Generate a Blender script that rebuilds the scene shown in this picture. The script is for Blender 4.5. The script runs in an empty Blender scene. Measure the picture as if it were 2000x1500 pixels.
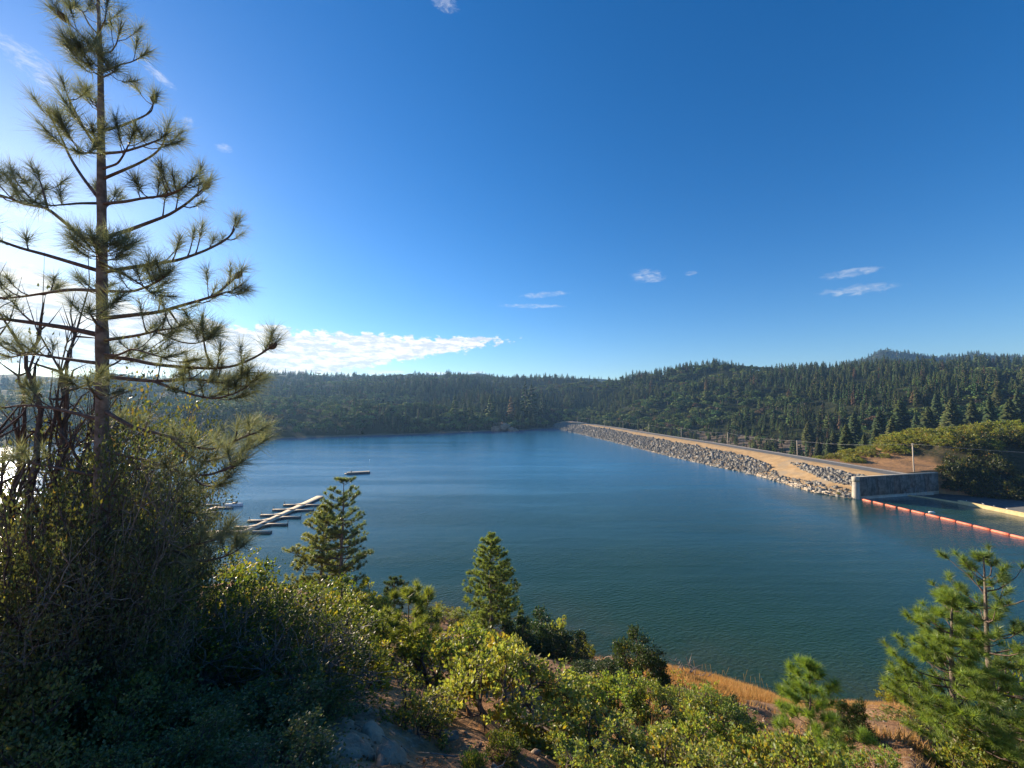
import bpy, math, random
import numpy as np
from mathutils import Vector, Matrix, Quaternion

random.seed(11)
RNG = np.random.default_rng(11)
SC = bpy.context.scene
COL = SC.collection

# ------------------------------------------------------------------ camera
EYE = 38.0            # metres above the lake
FOC = 800.0           # focal length in photograph pixels (2000 wide)
PITCH = math.atan(44 / 800)
cam_data = bpy.data.cameras.new('camera')
cam_data.sensor_width = 36.0
cam_data.lens = FOC / 2000 * 36.0
cam_data.clip_start = 0.05
cam_data.clip_end = 20000
cam = bpy.data.objects.new('camera', cam_data)
COL.objects.link(cam)
cam.location = (0, 0, EYE)
cam.rotation_euler = (math.pi / 2 + PITCH, 0, 0)
SC.camera = cam

# ------------------------------------------------------------------ light, sky, exposure
SUN_AZ, SUN_EL = -53.0, 17.0
SUN_DIR = Vector((math.sin(math.radians(SUN_AZ)) * math.cos(math.radians(SUN_EL)),
                  math.cos(math.radians(SUN_AZ)) * math.cos(math.radians(SUN_EL)),
                  math.sin(math.radians(SUN_EL))))
sun_data = bpy.data.lights.new('sun', 'SUN')
sun_data.energy = 5.0
sun_data.angle = math.radians(0.5)
sun_data.color = (1.0, 0.84, 0.62)
sun = bpy.data.objects.new('sun', sun_data)
COL.objects.link(sun)
sun.rotation_euler = (-SUN_DIR).to_track_quat('-Z', 'Y').to_euler()
sun.location = (0, 0, 300)

SC.view_settings.view_transform = 'Standard'
SC.view_settings.look = 'None'
SC.view_settings.gamma = 1.0
SC.view_settings.use_curve_mapping = False
SC.view_settings.exposure = 1.16
SC.cycles.max_bounces = 6
SC.cycles.diffuse_bounces = 2
SC.cycles.glossy_bounces = 3
SC.cycles.transmission_bounces = 4
SC.cycles.transparent_max_bounces = 8
SC.cycles.volume_bounces = 0
SC.cycles.use_denoising = True
SC.cycles.caustics_reflective = False
SC.cycles.caustics_refractive = False
SKY_STRENGTH = 0.081

world = bpy.data.worlds.new('World')
SC.world = world
world.use_nodes = True
WT = world.node_tree
WT.nodes.clear()


class NT:
    """small helper to write node trees as expressions"""
    def __init__(self, tree):
        self.t = tree

    def n(self, typ, **kw):
        nd = self.t.nodes.new(typ)
        for k, v in kw.items():
            setattr(nd, k, v)
        return nd

    def put(self, sock, v):
        if isinstance(v, bpy.types.NodeSocket):
            self.t.links.new(v, sock)
        elif v is not None:
            sock.default_value = v

    def m(self, op, a, b=None, c=None, clamp=False):
        nd = self.n('ShaderNodeMath', operation=op, use_clamp=clamp)
        self.put(nd.inputs[0], a)
        if b is not None:
            self.put(nd.inputs[1], b)
        if c is not None:
            self.put(nd.inputs[2], c)
        return nd.outputs[0]

    def ss(self, x, lo, hi):
        nd = self.n('ShaderNodeMapRange', interpolation_type='SMOOTHSTEP')
        self.put(nd.inputs[0], x)
        self.put(nd.inputs[1], lo)
        self.put(nd.inputs[2], hi)
        nd.inputs[3].default_value = 0
        nd.inputs[4].default_value = 1
        return nd.outputs[0]

    def noise(self, vec, scale, detail=4, rough=0.55, dim='3D', dist=0.0):
        nd = self.n('ShaderNodeTexNoise', noise_dimensions=dim)
        if vec is not None:
            self.put(nd.inputs['Vector'], vec)
        nd.inputs['Scale'].default_value = scale
        nd.inputs['Detail'].default_value = detail
        nd.inputs['Roughness'].default_value = rough
        nd.inputs['Distortion'].default_value = dist
        return nd.outputs['Fac']

    def mix(self, f, a, b):
        nd = self.n('ShaderNodeMix', data_type='RGBA')
        self.put(nd.inputs[0], f)
        self.put(nd.inputs[6], a)
        self.put(nd.inputs[7], b)
        return nd.outputs[2]

    def ramp(self, f, stops):
        nd = self.n('ShaderNodeValToRGB')
        cr = nd.color_ramp
        while len(cr.elements) < len(stops):
            cr.elements.new(0.5)
        for e, (p, c) in zip(cr.elements, stops):
            e.position = p
            e.color = (*c, 1)
        self.put(nd.inputs[0], f)
        return nd.outputs[0]

    def comb(self, x, y, z):
        nd = self.n('ShaderNodeCombineXYZ')
        self.put(nd.inputs[0], x)
        self.put(nd.inputs[1], y)
        self.put(nd.inputs[2], z)
        return nd.outputs[0]


def c4(c):
    return (c[0], c[1], c[2], 1.0)


w = NT(WT)
sky = w.n('ShaderNodeTexSky', sky_type='NISHITA')
sky.sun_disc = False
sky.sun_elevation = math.radians(SUN_EL)
sky.sun_rotation = math.radians(SUN_AZ)
sky.altitude = 600
sky.air_density = 1.0
sky.dust_density = 0.25
sky.ozone_density = 3.0
hsv = w.n('ShaderNodeHueSaturation')
hsv.inputs['Saturation'].default_value = 1.36
hsv.inputs['Hue'].default_value = 0.508
WT.links.new(sky.outputs[0], hsv.inputs['Color'])
tc = w.n('ShaderNodeTexCoord')
sep = w.n('ShaderNodeSeparateXYZ')
WT.links.new(tc.outputs['Generated'], sep.inputs[0])
DX, DY, DZ = sep.outputs
az = w.m('MULTIPLY', w.m('ARCTAN2', DX, DY), 180 / math.pi)      # degrees, 0 = straight ahead
el = w.m('MULTIPLY', w.m('ARCSINE', DZ), 180 / math.pi)


def ellipse(a0, e0, wa, we, tilt=0.0):
    da = w.m('SUBTRACT', az, a0)
    de = w.m('SUBTRACT', w.m('SUBTRACT', el, e0), w.m('MULTIPLY', da, tilt))
    q = w.m('ADD', w.m('POWER', w.m('ABSOLUTE', w.m('DIVIDE', da, wa)), 2.0), w.m('POWER', w.m('ABSOLUTE', w.m('DIVIDE', de, we)), 2.0))
    return w.ss(q, 1.0, 0.0)


# cumulus bank low in the sky, left of the middle
cv = w.comb(w.m('MULTIPLY', az, 0.55), w.m('MULTIPLY', el, 1.0), 0.0)
puff = w.m('ADD', w.m('MULTIPLY', w.noise(cv, 1.2, 9, 0.62), 1.05), w.m('MULTIPLY', w.noise(cv, 0.40, 3, 0.5), 0.55))
puff = w.m('SUBTRACT', puff, 0.30)
thread = w.noise(w.comb(w.m('MULTIPLY', az, 0.22), w.m('MULTIPLY', el, 1.4), 3.0), 0.8, 6, 0.6)
top = w.n('ShaderNodeValToRGB')            # top of the bank by azimuth
band_lo = w.ss(el, 3.2, 4.6)
top_el = w.m('ADD', 9.5, w.m('MULTIPLY', w.ss(az, -36.0, -52.0), 3.0))
band_hi = w.ss(w.m('SUBTRACT', el, top_el), 1.0, -1.3)
band_end = w.ss(w.m('SUBTRACT', az, w.m('MULTIPLY', w.m('SUBTRACT', el, 8.6), 5.0)), 3.0, -9.0)
bank = w.m('MULTIPLY', w.m('MULTIPLY', band_lo, band_hi), band_end)
bank = w.m('MULTIPLY', w.ss(w.m('ADD', puff, w.m('MULTIPLY', bank, 0.46)), 0.66, 0.80), w.ss(bank, 0.02, 0.30))
low = w.m('MULTIPLY', w.m('MULTIPLY', w.ss(el, 2.5, 3.6), w.ss(el, 5.6, 4.4)), w.ss(az, 6.0, -14.0))
low = w.m('MULTIPLY', w.ss(w.m('ADD', thread, w.m('MULTIPLY', low, 0.30)), 0.68, 0.92), w.ss(low, 0.02, 0.4))
wis = None
for (a0, e0, wa, we, tl) in [(18.6, 17.0, 3.2, 1.3, -0.1), (40.6, 12.4, 5.0, 0.8, -0.06), (40.0, 14.2, 3.5, 0.7, 0.0), (4.6, 15.4, 5.0, 0.55, 0.05), (2.5, 13.9, 6.5, 0.42, -0.02),
                             (-50.6, 28.8, 3.6, 1.7, -0.40), (-9.8, 45.6, 3.0, 0.9, -0.1), (-36.0, 27.8, 1.2, 0.7, 0.1), (-39.4, 29.0, 0.9, 0.8, 0.2), (-42.0, 32.0, 2.0, 0.6, -0.3),
                             (-52.0, 17.0, 7.0, 0.9, 0.0), (-50.0, 14.5, 7.0, 1.2, 0.0), (24.0, 16.8, 1.2, 0.4, 0.0)]:
    e_ = ellipse(a0, e0, wa, we, tl)
    wis = e_ if wis is None else w.m('MAXIMUM', wis, e_)
fine = w.noise(w.comb(w.m('MULTIPLY', az, 0.5), w.m('MULTIPLY', el, 1.3), 9.0), 1.7, 9, 0.72, dist=0.6)
wis = w.m('MULTIPLY', w.m('MULTIPLY', w.ss(w.m('ADD', fine, w.m('MULTIPLY', wis, 0.32)), 0.62, 1.12), 0.52), w.ss(wis, 0.02, 0.5))
cloud = w.m('MAXIMUM', w.m('MAXIMUM', bank, w.m('MULTIPLY', low, 0.8)), wis, clamp=True)
tone = w.ss(w.noise(w.comb(w.m('MULTIPLY', az, 0.4), w.m('MULTIPLY', el, 1.3), 5.0), 1.5, 7, 0.65), 0.40, 0.60)
ccol = w.mix(tone, (4.3, 4.5, 5.0, 1), (7.2, 6.9, 6.3, 1))
skyc = w.mix(cloud, hsv.outputs[0], ccol)
bg = w.n('ShaderNodeBackground')
WT.links.new(skyc, bg.inputs['Color'])
bg.inputs['Strength'].default_value = SKY_STRENGTH
out = w.n('ShaderNodeOutputWorld')
WT.links.new(bg.outputs[0], out.inputs['Surface'])

# ------------------------------------------------------------------ geometry helpers


def ray(px, py):
    x = (px - 1000) / FOC
    z = -(py - 750) / FOC
    c, s = math.cos(PITCH), math.sin(PITCH)
    return np.array([x, c - s * z, s + c * z])


def at(px, py, Y):
    d = ray(px, py)
    return np.array([0, 0, EYE]) + d * (Y / d[1])


def on_water(px, py):
    d = ray(px, py)
    return np.array([0, 0, EYE]) + d * (-EYE / d[2])


def _hash(ix, iy, seed):
    v = np.sin(ix * 127.1 + iy * 311.7 + seed * 74.7) * 43758.5453
    return v - np.floor(v)


def vnoise(x, y, seed=0):
    x = np.asarray(x, float)
    y = np.asarray(y, float)
    ix, iy = np.floor(x), np.floor(y)
    fx, fy = x - ix, y - iy
    fx, fy = fx * fx * (3 - 2 * fx), fy * fy * (3 - 2 * fy)
    a = _hash(ix, iy, seed) * (1 - fx) + _hash(ix + 1, iy, seed) * fx
    b = _hash(ix, iy + 1, seed) * (1 - fx) + _hash(ix + 1, iy + 1, seed) * fx
    return (a * (1 - fy) + b * fy) * 2 - 1


def fbm(x, y, seed=0, octaves=4, gain=0.5):
    t, a, f = 0, 1, 1
    for o in range(octaves):
        t = t + a * vnoise(np.asarray(x) * f, np.asarray(y) * f, seed + o * 13)
        a *= gain
        f *= 2.03
    return t


def mesh(name, V, T, mats=None, Cc=None, smooth=False, mat_idx=None):
    V = np.asarray(V, np.float32)
    T = np.asarray(T, np.int32)
    me = bpy.data.meshes.new(name)
    me.vertices.add(len(V))
    me.vertices.foreach_set('co', V.ravel())
    me.loops.add(T.size)
    me.loops.foreach_set('vertex_index', T.ravel())
    me.polygons.add(len(T))
    me.polygons.foreach_set('loop_start', np.arange(len(T), dtype=np.int32) * T.shape[1])
    if smooth:
        me.polygons.foreach_set('use_smooth', np.ones(len(T), bool))
    if mats is not None:
        for mm in (mats if isinstance(mats, (list, tuple)) else [mats]):
            me.materials.append(mm)
    if mat_idx is not None:
        me.polygons.foreach_set('material_index', np.asarray(mat_idx, np.int32))
    if Cc is not None:
        Cc = np.asarray(Cc, np.float32)
        if Cc.shape[1] == 3:
            Cc = np.concatenate([Cc, np.ones((len(Cc), 1), np.float32)], 1)
        ca = me.color_attributes.new('tint', 'FLOAT_COLOR', 'POINT')
        ca.data.foreach_set('color', Cc.ravel())
    me.update(calc_edges=True)
    return me


class MB:
    """collects triangle soups for ONE object"""
    def __init__(self):
        self.V, self.T, self.C, self.n = [], [], [], 0

    def add(self, V, T, col=None):
        V = np.asarray(V, float)
        self.V.append(V)
        self.T.append(np.asarray(T, int) + self.n)
        self.n += len(V)
        if col is None:
            col = (1, 1, 1)
        col = np.asarray(col, float)
        if col.ndim == 1:
            col = np.tile(col, (len(V), 1))
        self.C.append(col)
        return self

    def tube(self, P, R, sides=5, col=None, cap=True):
        P = np.asarray(P, float)
        R = np.broadcast_to(np.asarray(R, float), (len(P),))
        d = np.gradient(P, axis=0)
        d /= np.linalg.norm(d, axis=1, keepdims=True) + 1e-9
        ref = np.array([0.0, 0.0, 1.0]) if abs(d[:, 2]).mean() < 0.8 else np.array([1.0, 0.0, 0.0])
        u = np.cross(d, ref)
        u /= np.linalg.norm(u, axis=1, keepdims=True) + 1e-9
        v = np.cross(d, u)
        a = np.arange(sides) / sides * 2 * math.pi
        ring = (u[:, None, :] * np.cos(a)[None, :, None] + v[:, None, :] * np.sin(a)[None, :, None]) * R[:, None, None] + P[:, None, :]
        V = ring.reshape(-1, 3)
        k = len(P)
        i = np.arange(k - 1)[:, None] * sides
        j = np.arange(sides)[None, :]
        j2 = (j + 1) % sides
        A, B, Cq, D = i + j, i + j2, i + sides + j2, i + sides + j
        T = np.concatenate([np.stack([A, B, Cq], -1).reshape(-1, 3), np.stack([A, Cq, D], -1).reshape(-1, 3)])
        if cap:
            V = np.concatenate([V, P[:1], P[-1:]])
            jj = np.arange(sides)
            T = np.concatenate([T, np.stack([(jj + 1) % sides, jj, np.full(sides, k * sides)], -1),
                                np.stack([(k - 1) * sides + jj, (k - 1) * sides + (jj + 1) % sides, np.full(sides, k * sides + 1)], -1)])
        return self.add(V, T, col)

    def box(self, c, size, rz=0.0, col=None):
        sx, sy, sz = [s / 2 for s in size]
        V = np.array([[x, y, z] for x in (-sx, sx) for y in (-sy, sy) for z in (-sz, sz)])
        ca, sa = math.cos(rz), math.sin(rz)
        V = np.stack([V[:, 0] * ca - V[:, 1] * sa, V[:, 0] * sa + V[:, 1] * ca, V[:, 2]], 1) + np.asarray(c)
        Q = [(0, 1, 3, 2), (4, 6, 7, 5), (0, 4, 5, 1), (2, 3, 7, 6), (0, 2, 6, 4), (1, 5, 7, 3)]
        T = [t for q in Q for t in ((q[0], q[1], q[2]), (q[0], q[2], q[3]))]
        return self.add(V, T, col)

    def prism(self, poly, z0, z1, col=None):
        """vertical prism over a convex or simple polygon (fan from its first vertex)"""
        n = len(poly)
        V = np.array([[x, y, z0] for x, y in poly] + [[x, y, z1] for x, y in poly])
        T = []
        for i in range(n):
            j = (i + 1) % n
            T += [(i, j, n + j), (i, n + j, n + i)]
        for i in range(1, n - 1):
            T += [(n, n + i, n + i + 1), (0, i + 1, i)]
        return self.add(V, T, col)

    def data(self, name, mat, smooth=False, color=True):
        return mesh(name, np.concatenate(self.V), np.concatenate(self.T), mat, np.concatenate(self.C) if color else None, smooth)

    def build(self, name, mat, parent=None, smooth=False):
        return link(name, self.data(name, mat, smooth), parent)


def link(name, data, parent=None):
    o = bpy.data.objects.new(name, data)
    COL.objects.link(o)
    if parent is not None:
        o.parent = parent
    return o


def tag(o, label=None, cat=None, group=None, kind=None):
    if label:
        o['label'] = label
    if cat:
        o['category'] = cat
    if group:
        o['group'] = group
    if kind:
        o['kind'] = kind
    return o


def thing(name, loc, label, cat, group=None, rz=0.0, scale=1.0):
    o = bpy.data.objects.new(name, None)
    COL.objects.link(o)
    o.location = loc
    o.rotation_euler = (0, 0, rz)
    o.scale = (scale, scale, scale)
    o.empty_display_size = 0.2
    return tag(o, label, cat, group)


KIDS = {}


def child(name, data, parent):
    o = link(name, data, parent)
    KIDS.setdefault(parent.name, []).append(o)
    return o


def copy_thing(src, loc, rz=0.0, scale=(1, 1, 1), label=None, group=None):
    """copy a thing, its parts and their sub-parts (mesh data shared)"""
    def rec(o, parent):
        c = o.copy()
        COL.objects.link(c)
        c.parent = parent
        for k in KIDS.get(o.name, []):
            KIDS.setdefault(c.name, []).append(rec(k, c))
        return c
    r = rec(src, None)
    r.location = loc
    r.rotation_euler = (0, 0, rz)
    r.scale = scale
    if label:
        r['label'] = label
    if group:
        r['group'] = group
    return r


def grid_tris(nu, nv):
    i = np.arange(nu - 1)[:, None] * nv
    j = np.arange(nv - 1)[None, :]
    A, B, Cq, D = i + j, i + j + 1, i + nv + j + 1, i + nv + j
    return np.concatenate([np.stack([A, B, Cq], -1).reshape(-1, 3), np.stack([A, Cq, D], -1).reshape(-1, 3)])


def unit(v):
    return v / (np.linalg.norm(v, axis=-1, keepdims=True) + 1e-9)


# ------------------------------------------------------------------ materials


def new_mat(name):
    m = bpy.data.materials.new(name)
    m.use_nodes = True
    m.node_tree.nodes.clear()
    nt = NT(m.node_tree)
    o = nt.n('ShaderNodeOutputMaterial')
    return m, nt, o


def principled(nt, color, rough=0.8, spec=0.3, normal=None, metallic=0.0):
    p = nt.n('ShaderNodeBsdfPrincipled')
    nt.put(p.inputs['Base Color'], color)
    nt.put(p.inputs['Roughness'], rough)
    p.inputs['Specular IOR Level'].default_value = spec
    p.inputs['Metallic'].default_value = metallic
    if normal is not None:
        nt.put(p.inputs['Normal'], normal)
    return p


def bump(nt, h, strength=0.5, dist=0.1):
    b = nt.n('ShaderNodeBump')
    nt.put(b.inputs['Height'], h)
    b.inputs['Strength'].default_value = strength
    b.inputs['Distance'].default_value = dist
    return b.outputs[0]


def obj_coord(nt):
    return nt.n('ShaderNodeTexCoord').outputs['Object']


def world_pos(nt):
    return nt.n('ShaderNodeNewGeometry').outputs['Position']


def tint_attr(nt):
    a = nt.n('ShaderNodeAttribute')
    a.attribute_name = 'tint'
    return a.outputs['Color']


def leaf_material(name, trans=0.45, rough=0.45, spec=0.35, gain=1.0, tgain=(1.5, 1.5, 0.8), per_object=0.0):
    m, nt, o = new_mat(name)
    col = tint_attr(nt)
    if per_object:
        oi = nt.n('ShaderNodeObjectInfo')
        if per_object > 0.25:                # now and then a browned or dying tree
            col = nt.mix(nt.m('GREATER_THAN', nt.m('FRACT', nt.m('MULTIPLY', oi.outputs['Random'], 13.7)), 0.955), col, (0.13, 0.085, 0.05, 1))
        hs = nt.n('ShaderNodeHueSaturation')
        nt.put(hs.inputs['Color'], col)
        nt.put(hs.inputs['Value'], nt.m('ADD', 1.0 - per_object, nt.m('MULTIPLY', oi.outputs['Random'], 2 * per_object)))
        nt.put(hs.inputs['Hue'], nt.m('ADD', 0.485, nt.m('MULTIPLY', nt.m('FRACT', nt.m('MULTIPLY', oi.outputs['Random'], 7.31)), 0.03)))
        col = hs.outputs[0]
    p = principled(nt, col, rough, spec)
    t = nt.n('ShaderNodeBsdfTranslucent')
    mul = nt.n('ShaderNodeMix', data_type='RGBA', blend_type='MULTIPLY')
    mul.inputs[0].default_value = 1.0
    nt.put(mul.inputs[6], col)
    mul.inputs[7].default_value = (*tgain, 1)
    nt.put(t.inputs['Color'], mul.outputs[2])
    mx = nt.n('ShaderNodeMixShader')
    mx.inputs[0].default_value = trans
    nt.t.links.new(p.outputs[0], mx.inputs[1])
    nt.t.links.new(t.outputs[0], mx.inputs[2])
    nt.t.links.new(mx.outputs[0], o.inputs[0])
    return m


def simple_material(name, c1, c2, scale=3.0, rough=0.85, spec=0.2, bstr=0.4, bdist=0.05, detail=5, per_object=0.0, coord='obj', c3=None):
    m, nt, o = new_mat(name)
    v = obj_coord(nt) if coord == 'obj' else world_pos(nt)
    f = nt.noise(v, scale, detail, 0.6)
    col = nt.mix(nt.ss(f, 0.35, 0.65), c4(c1), c4(c2))
    if c3:
        col = nt.mix(nt.ss(nt.noise(v, scale * 0.23, 4, 0.6), 0.5, 0.64), col, c4(c3))
    if per_object:
        oi = nt.n('ShaderNodeObjectInfo')
        hs = nt.n('ShaderNodeHueSaturation')
        nt.put(hs.inputs['Color'], col)
        nt.put(hs.inputs['Value'], nt.m('ADD', 1.0 - per_object, nt.m('MULTIPLY', oi.outputs['Random'], 2 * per_object)))
        col = hs.outputs[0]
    nrm = bump(nt, nt.noise(v, scale * 4, 6, 0.65), bstr, bdist)
    p = principled(nt, col, rough, spec, nrm)
    nt.t.links.new(p.outputs[0], o.inputs[0])
    return m


M = {}
M['leaf'] = leaf_material('manzanita_leaf', 0.48, 0.42, 0.4, per_object=0.12, tgain=(2.0, 1.9, 0.7))
M['dark_leaf'] = leaf_material('oak_leaf', 0.40, 0.42, 0.4, per_object=0.10)
M['needle'] = leaf_material('pine_needle', 0.40, 0.55, 0.25)
M['needle_mid'] = leaf_material('pine_needle_sunny', 0.42, 0.4, 0.4, tgain=(1.8, 1.8, 0.7))
M['far_leaf'] = leaf_material('far_foliage', 0.20, 0.7, 0.15, per_object=0.42, tgain=(1.3, 1.3, 0.8))
M['grass'] = leaf_material('dry_grass', 0.45, 0.6, 0.2, tgain=(1.2, 1.05, 0.8))
M['bark'] = simple_material('pine_bark', (0.14, 0.105, 0.085), (0.29, 0.23, 0.19), 9.0, 0.9, 0.15, 0.8, 0.03)
M['branch'] = simple_material('branch_bark', (0.09, 0.06, 0.05), (0.17, 0.12, 0.10), 14.0, 0.8, 0.25, 0.5, 0.01)
M['twig'] = simple_material('shrub_twig', (0.06, 0.035, 0.028), (0.13, 0.09, 0.075), 10.0, 0.6, 0.35, 0.3, 0.01)
M['grey_twig'] = simple_material('grey_twig', (0.12, 0.095, 0.08), (0.27, 0.225, 0.19), 7.0, 0.6, 0.35, 0.3, 0.01)
M['cone'] = simple_material('pine_cone_scales', (0.07, 0.045, 0.03), (0.16, 0.10, 0.06), 30.0, 0.8, 0.2, 0.8, 0.01)
M['riprap'] = simple_material('riprap_stone', (0.175, 0.165, 0.145), (0.345, 0.32, 0.28), 0.9, 0.9, 0.2, 0.5, 0.1, per_object=0.25, coord='world', c3=(0.13, 0.12, 0.105))
M['sand'] = simple_material('embankment_sand', (0.40, 0.26, 0.13), (0.52, 0.35, 0.18), 0.25, 0.95, 0.1, 0.5, 0.2, coord='world', c3=(0.38, 0.29, 0.19))
M['asphalt'] = simple_material('asphalt', (0.15, 0.145, 0.13), (0.20, 0.19, 0.17), 0.6, 0.9, 0.2, 0.2, 0.02, coord='world')
M['gravel'] = simple_material('gravel_shoulder', (0.34, 0.30, 0.24), (0.50, 0.44, 0.36), 1.4, 0.95, 0.1, 0.5, 0.1, coord='world')
M['pole_wood'] = simple_material('pole_wood', (0.40, 0.33, 0.26), (0.54, 0.46, 0.37), 3.0, 0.85, 0.2)
M['driftwood'] = simple_material('driftwood', (0.42, 0.34, 0.25), (0.62, 0.53, 0.42), 2.0, 0.85, 0.15, 0.5, 0.03, per_object=0.25)
M['deck'] = simple_material('dock_planks', (0.50, 0.40, 0.28), (0.64, 0.52, 0.38), 1.5, 0.8, 0.2, 0.3, 0.02, coord='world')
M['deck_side'] = simple_material('dock_float', (0.08, 0.08, 0.08), (0.14, 0.13, 0.12), 1.0, 0.7, 0.3, coord='world')
M['orange'] = simple_material('boom_plastic', (0.72, 0.14, 0.06), (0.80, 0.22, 0.12), 1.2, 0.45, 0.45, 0.1, 0.01, per_object=0.15)
M['black'] = simple_material('black_rubber', (0.015, 0.015, 0.015), (0.03, 0.03, 0.03), 3.0, 0.6, 0.3)
M['white'] = simple_material('white_paint', (0.72, 0.72, 0.70), (0.82, 0.82, 0.80), 2.0, 0.4, 0.5, 0.1, 0.01)
M['blue_canvas'] = simple_material('green_canvas', (0.06, 0.16, 0.13), (0.09, 0.22, 0.18), 3.0, 0.8, 0.2)
M['steel'] = simple_material('grey_steel', (0.25, 0.25, 0.25), (0.38, 0.38, 0.38), 3.0, 0.4, 0.5)
M['wire'] = simple_material('wire', (0.25, 0.25, 0.25), (0.4, 0.4, 0.4), 1.0, 0.5, 0.4)


def concrete_material(name, c1, c2, cs, low_line=None):
    m, nt, o = new_mat(name)
    p_ = world_pos(nt)
    sp = nt.n('ShaderNodeSeparateXYZ')
    nt.put(sp.inputs[0], p_)
    X, Y, Z = sp.outputs
    base = nt.mix(nt.ss(nt.noise(p_, 0.6, 6, 0.65), 0.35, 0.68), c4(c1), c4(c2))
    along = nt.m('ADD', X, nt.m('MULTIPLY', Y, 0.4))
    streak = nt.noise(nt.comb(nt.m('MULTIPLY', along, 1.3), nt.m('MULTIPLY', Z, 0.10), 0.0), 1.0, 5, 0.7)
    base = nt.mix(nt.ss(streak, 0.50, 0.66), base, c4(cs))
    if low_line is not None:
        f = nt.ss(nt.m('ADD', Z, nt.m('MULTIPLY', nt.noise(p_, 0.8, 3), 0.5)), low_line + 0.35, low_line + 0.15)
        base = nt.mix(nt.m('MULTIPLY', f, 0.8), base, (0.46, 0.42, 0.35, 1))
    p = principled(nt, base, 0.9, 0.2, bump(nt, nt.noise(p_, 5, 6, 0.7), 0.4, 0.04))
    nt.t.links.new(p.outputs[0], o.inputs[0])
    return m


M['concrete'] = concrete_material('stained_shaded_concrete', (0.085, 0.08, 0.075), (0.19, 0.18, 0.165), (0.035, 0.034, 0.033), 1.1)  # real stains; base also darkened for the wall's shaded front
M['pale_lit_concrete'] = concrete_material('pale_lit_concrete', (0.36, 0.32, 0.26), (0.47, 0.43, 0.36), (0.28, 0.25, 0.205))  # sunlight on the pier and coping put into a paler concrete colour
M['weir_concrete'] = concrete_material('weir_concrete', (0.58, 0.43, 0.20), (0.66, 0.52, 0.28), (0.50, 0.38, 0.20))


def ground_material():
    m, nt, o = new_mat('hillside_soil')
    p_ = world_pos(nt)
    n1 = nt.noise(p_, 0.55, 6, 0.6)
    n2 = nt.noise(p_, 3.2, 6, 0.65)
    n3 = nt.noise(p_, 14.0, 5, 0.7)
    col = nt.mix(nt.ss(n1, 0.38, 0.62), (0.22, 0.115, 0.06, 1), (0.36, 0.215, 0.115, 1))
    col = nt.mix(nt.ss(n2, 0.45, 0.70), col, (0.13, 0.08, 0.05, 1))
    col = nt.mix(nt.m('MULTIPLY', nt.ss(n3, 0.55, 0.75), 0.7), col, (0.45, 0.33, 0.21, 1))
    sp = nt.n('ShaderNodeSeparateXYZ')
    nt.put(sp.inputs[0], p_)
    # pale weathered rock showing through close to the camera, left of the middle
    dx = nt.m('DIVIDE', nt.m('ADD', sp.outputs[0], 2.3), 1.3)
    dy = nt.m('DIVIDE', nt.m('SUBTRACT', sp.outputs[1], 4.9), 1.2)
    q = nt.m('ADD', nt.m('MULTIPLY', dx, dx), nt.m('MULTIPLY', dy, dy))
    rk = nt.ss(nt.m('ADD', nt.m('MULTIPLY', nt.ss(q, 1.6, 0.0), 0.28), nt.noise(p_, 2.1, 7, 0.6)), 0.62, 0.68)
    rock = nt.mix(nt.ss(nt.noise(p_, 6.0, 6, 0.7), 0.35, 0.65), (0.20, 0.135, 0.09, 1), (0.38, 0.285, 0.20, 1))
    col = nt.mix(rk, col, rock)
    # reddish wet rim just above the lake, dull bed below it
    col = nt.mix(nt.ss(sp.outputs[2], 1.2, 0.2), col, (0.17, 0.11, 0.07, 1))
    h = nt.m('ADD', nt.m('MULTIPLY', n2, 0.7), nt.m('MULTIPLY', n3, 0.35))
    p = principled(nt, col, 0.95, 0.1, bump(nt, h, 0.9, 0.12))
    nt.t.links.new(p.outputs[0], o.inputs[0])
    return m


M['ground'] = ground_material()


def far_ground_material():
    m, nt, o = new_mat('forest_floor')
    p_ = world_pos(nt)
    sp = nt.n('ShaderNodeSeparateXYZ')
    nt.put(sp.inputs[0], p_)
    f = nt.noise(p_, 0.03, 6, 0.65)
    col = nt.mix(nt.ss(f, 0.4, 0.65), (0.020, 0.026, 0.013, 1), (0.045, 0.05, 0.022, 1))
    col = nt.mix(nt.ss(nt.m('ADD', sp.outputs[2], nt.m('MULTIPLY', nt.noise(p_, 0.05, 4), 4.0)), 4.2, 2.6), col, (0.17, 0.135, 0.10, 1))
    p = principled(nt, col, 0.95, 0.05, bump(nt, nt.noise(p_, 0.2, 6, 0.7), 0.8, 2.0))
    nt.t.links.new(p.outputs[0], o.inputs[0])
    return m


M['far_ground'] = far_ground_material()


def knoll_material():
    m, nt, o = new_mat('knoll_soil')
    p_ = world_pos(nt)
    f = nt.noise(p_, 0.12, 6, 0.65)
    col = nt.mix(nt.ss(f, 0.40, 0.62), (0.38, 0.21, 0.095, 1), (0.25, 0.15, 0.08, 1))
    col = nt.mix(nt.ss(nt.noise(p_, 0.5, 6, 0.7), 0.55, 0.72), col, (0.09, 0.075, 0.04, 1))
    sp = nt.n('ShaderNodeSeparateXYZ')
    nt.put(sp.inputs[0], p_)
    shaded_scrub = nt.mix(nt.ss(nt.noise(p_, 0.6, 6, 0.7), 0.4, 0.6), (0.035, 0.04, 0.02, 1), (0.075, 0.06, 0.035, 1))  # ground cover, its dark tone also standing in for shade on the face
    col = nt.mix(nt.ss(nt.m('ADD', sp.outputs[0], nt.m('MULTIPLY', nt.noise(p_, 0.15, 4), 12.0)), 208.0, 216.0), col, shaded_scrub)
    p = principled(nt, col, 0.95, 0.1, bump(nt, nt.noise(p_, 0.8, 6, 0.7), 0.8, 0.5))
    nt.t.links.new(p.outputs[0], o.inputs[0])
    return m


M['knoll'] = knoll_material()


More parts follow.
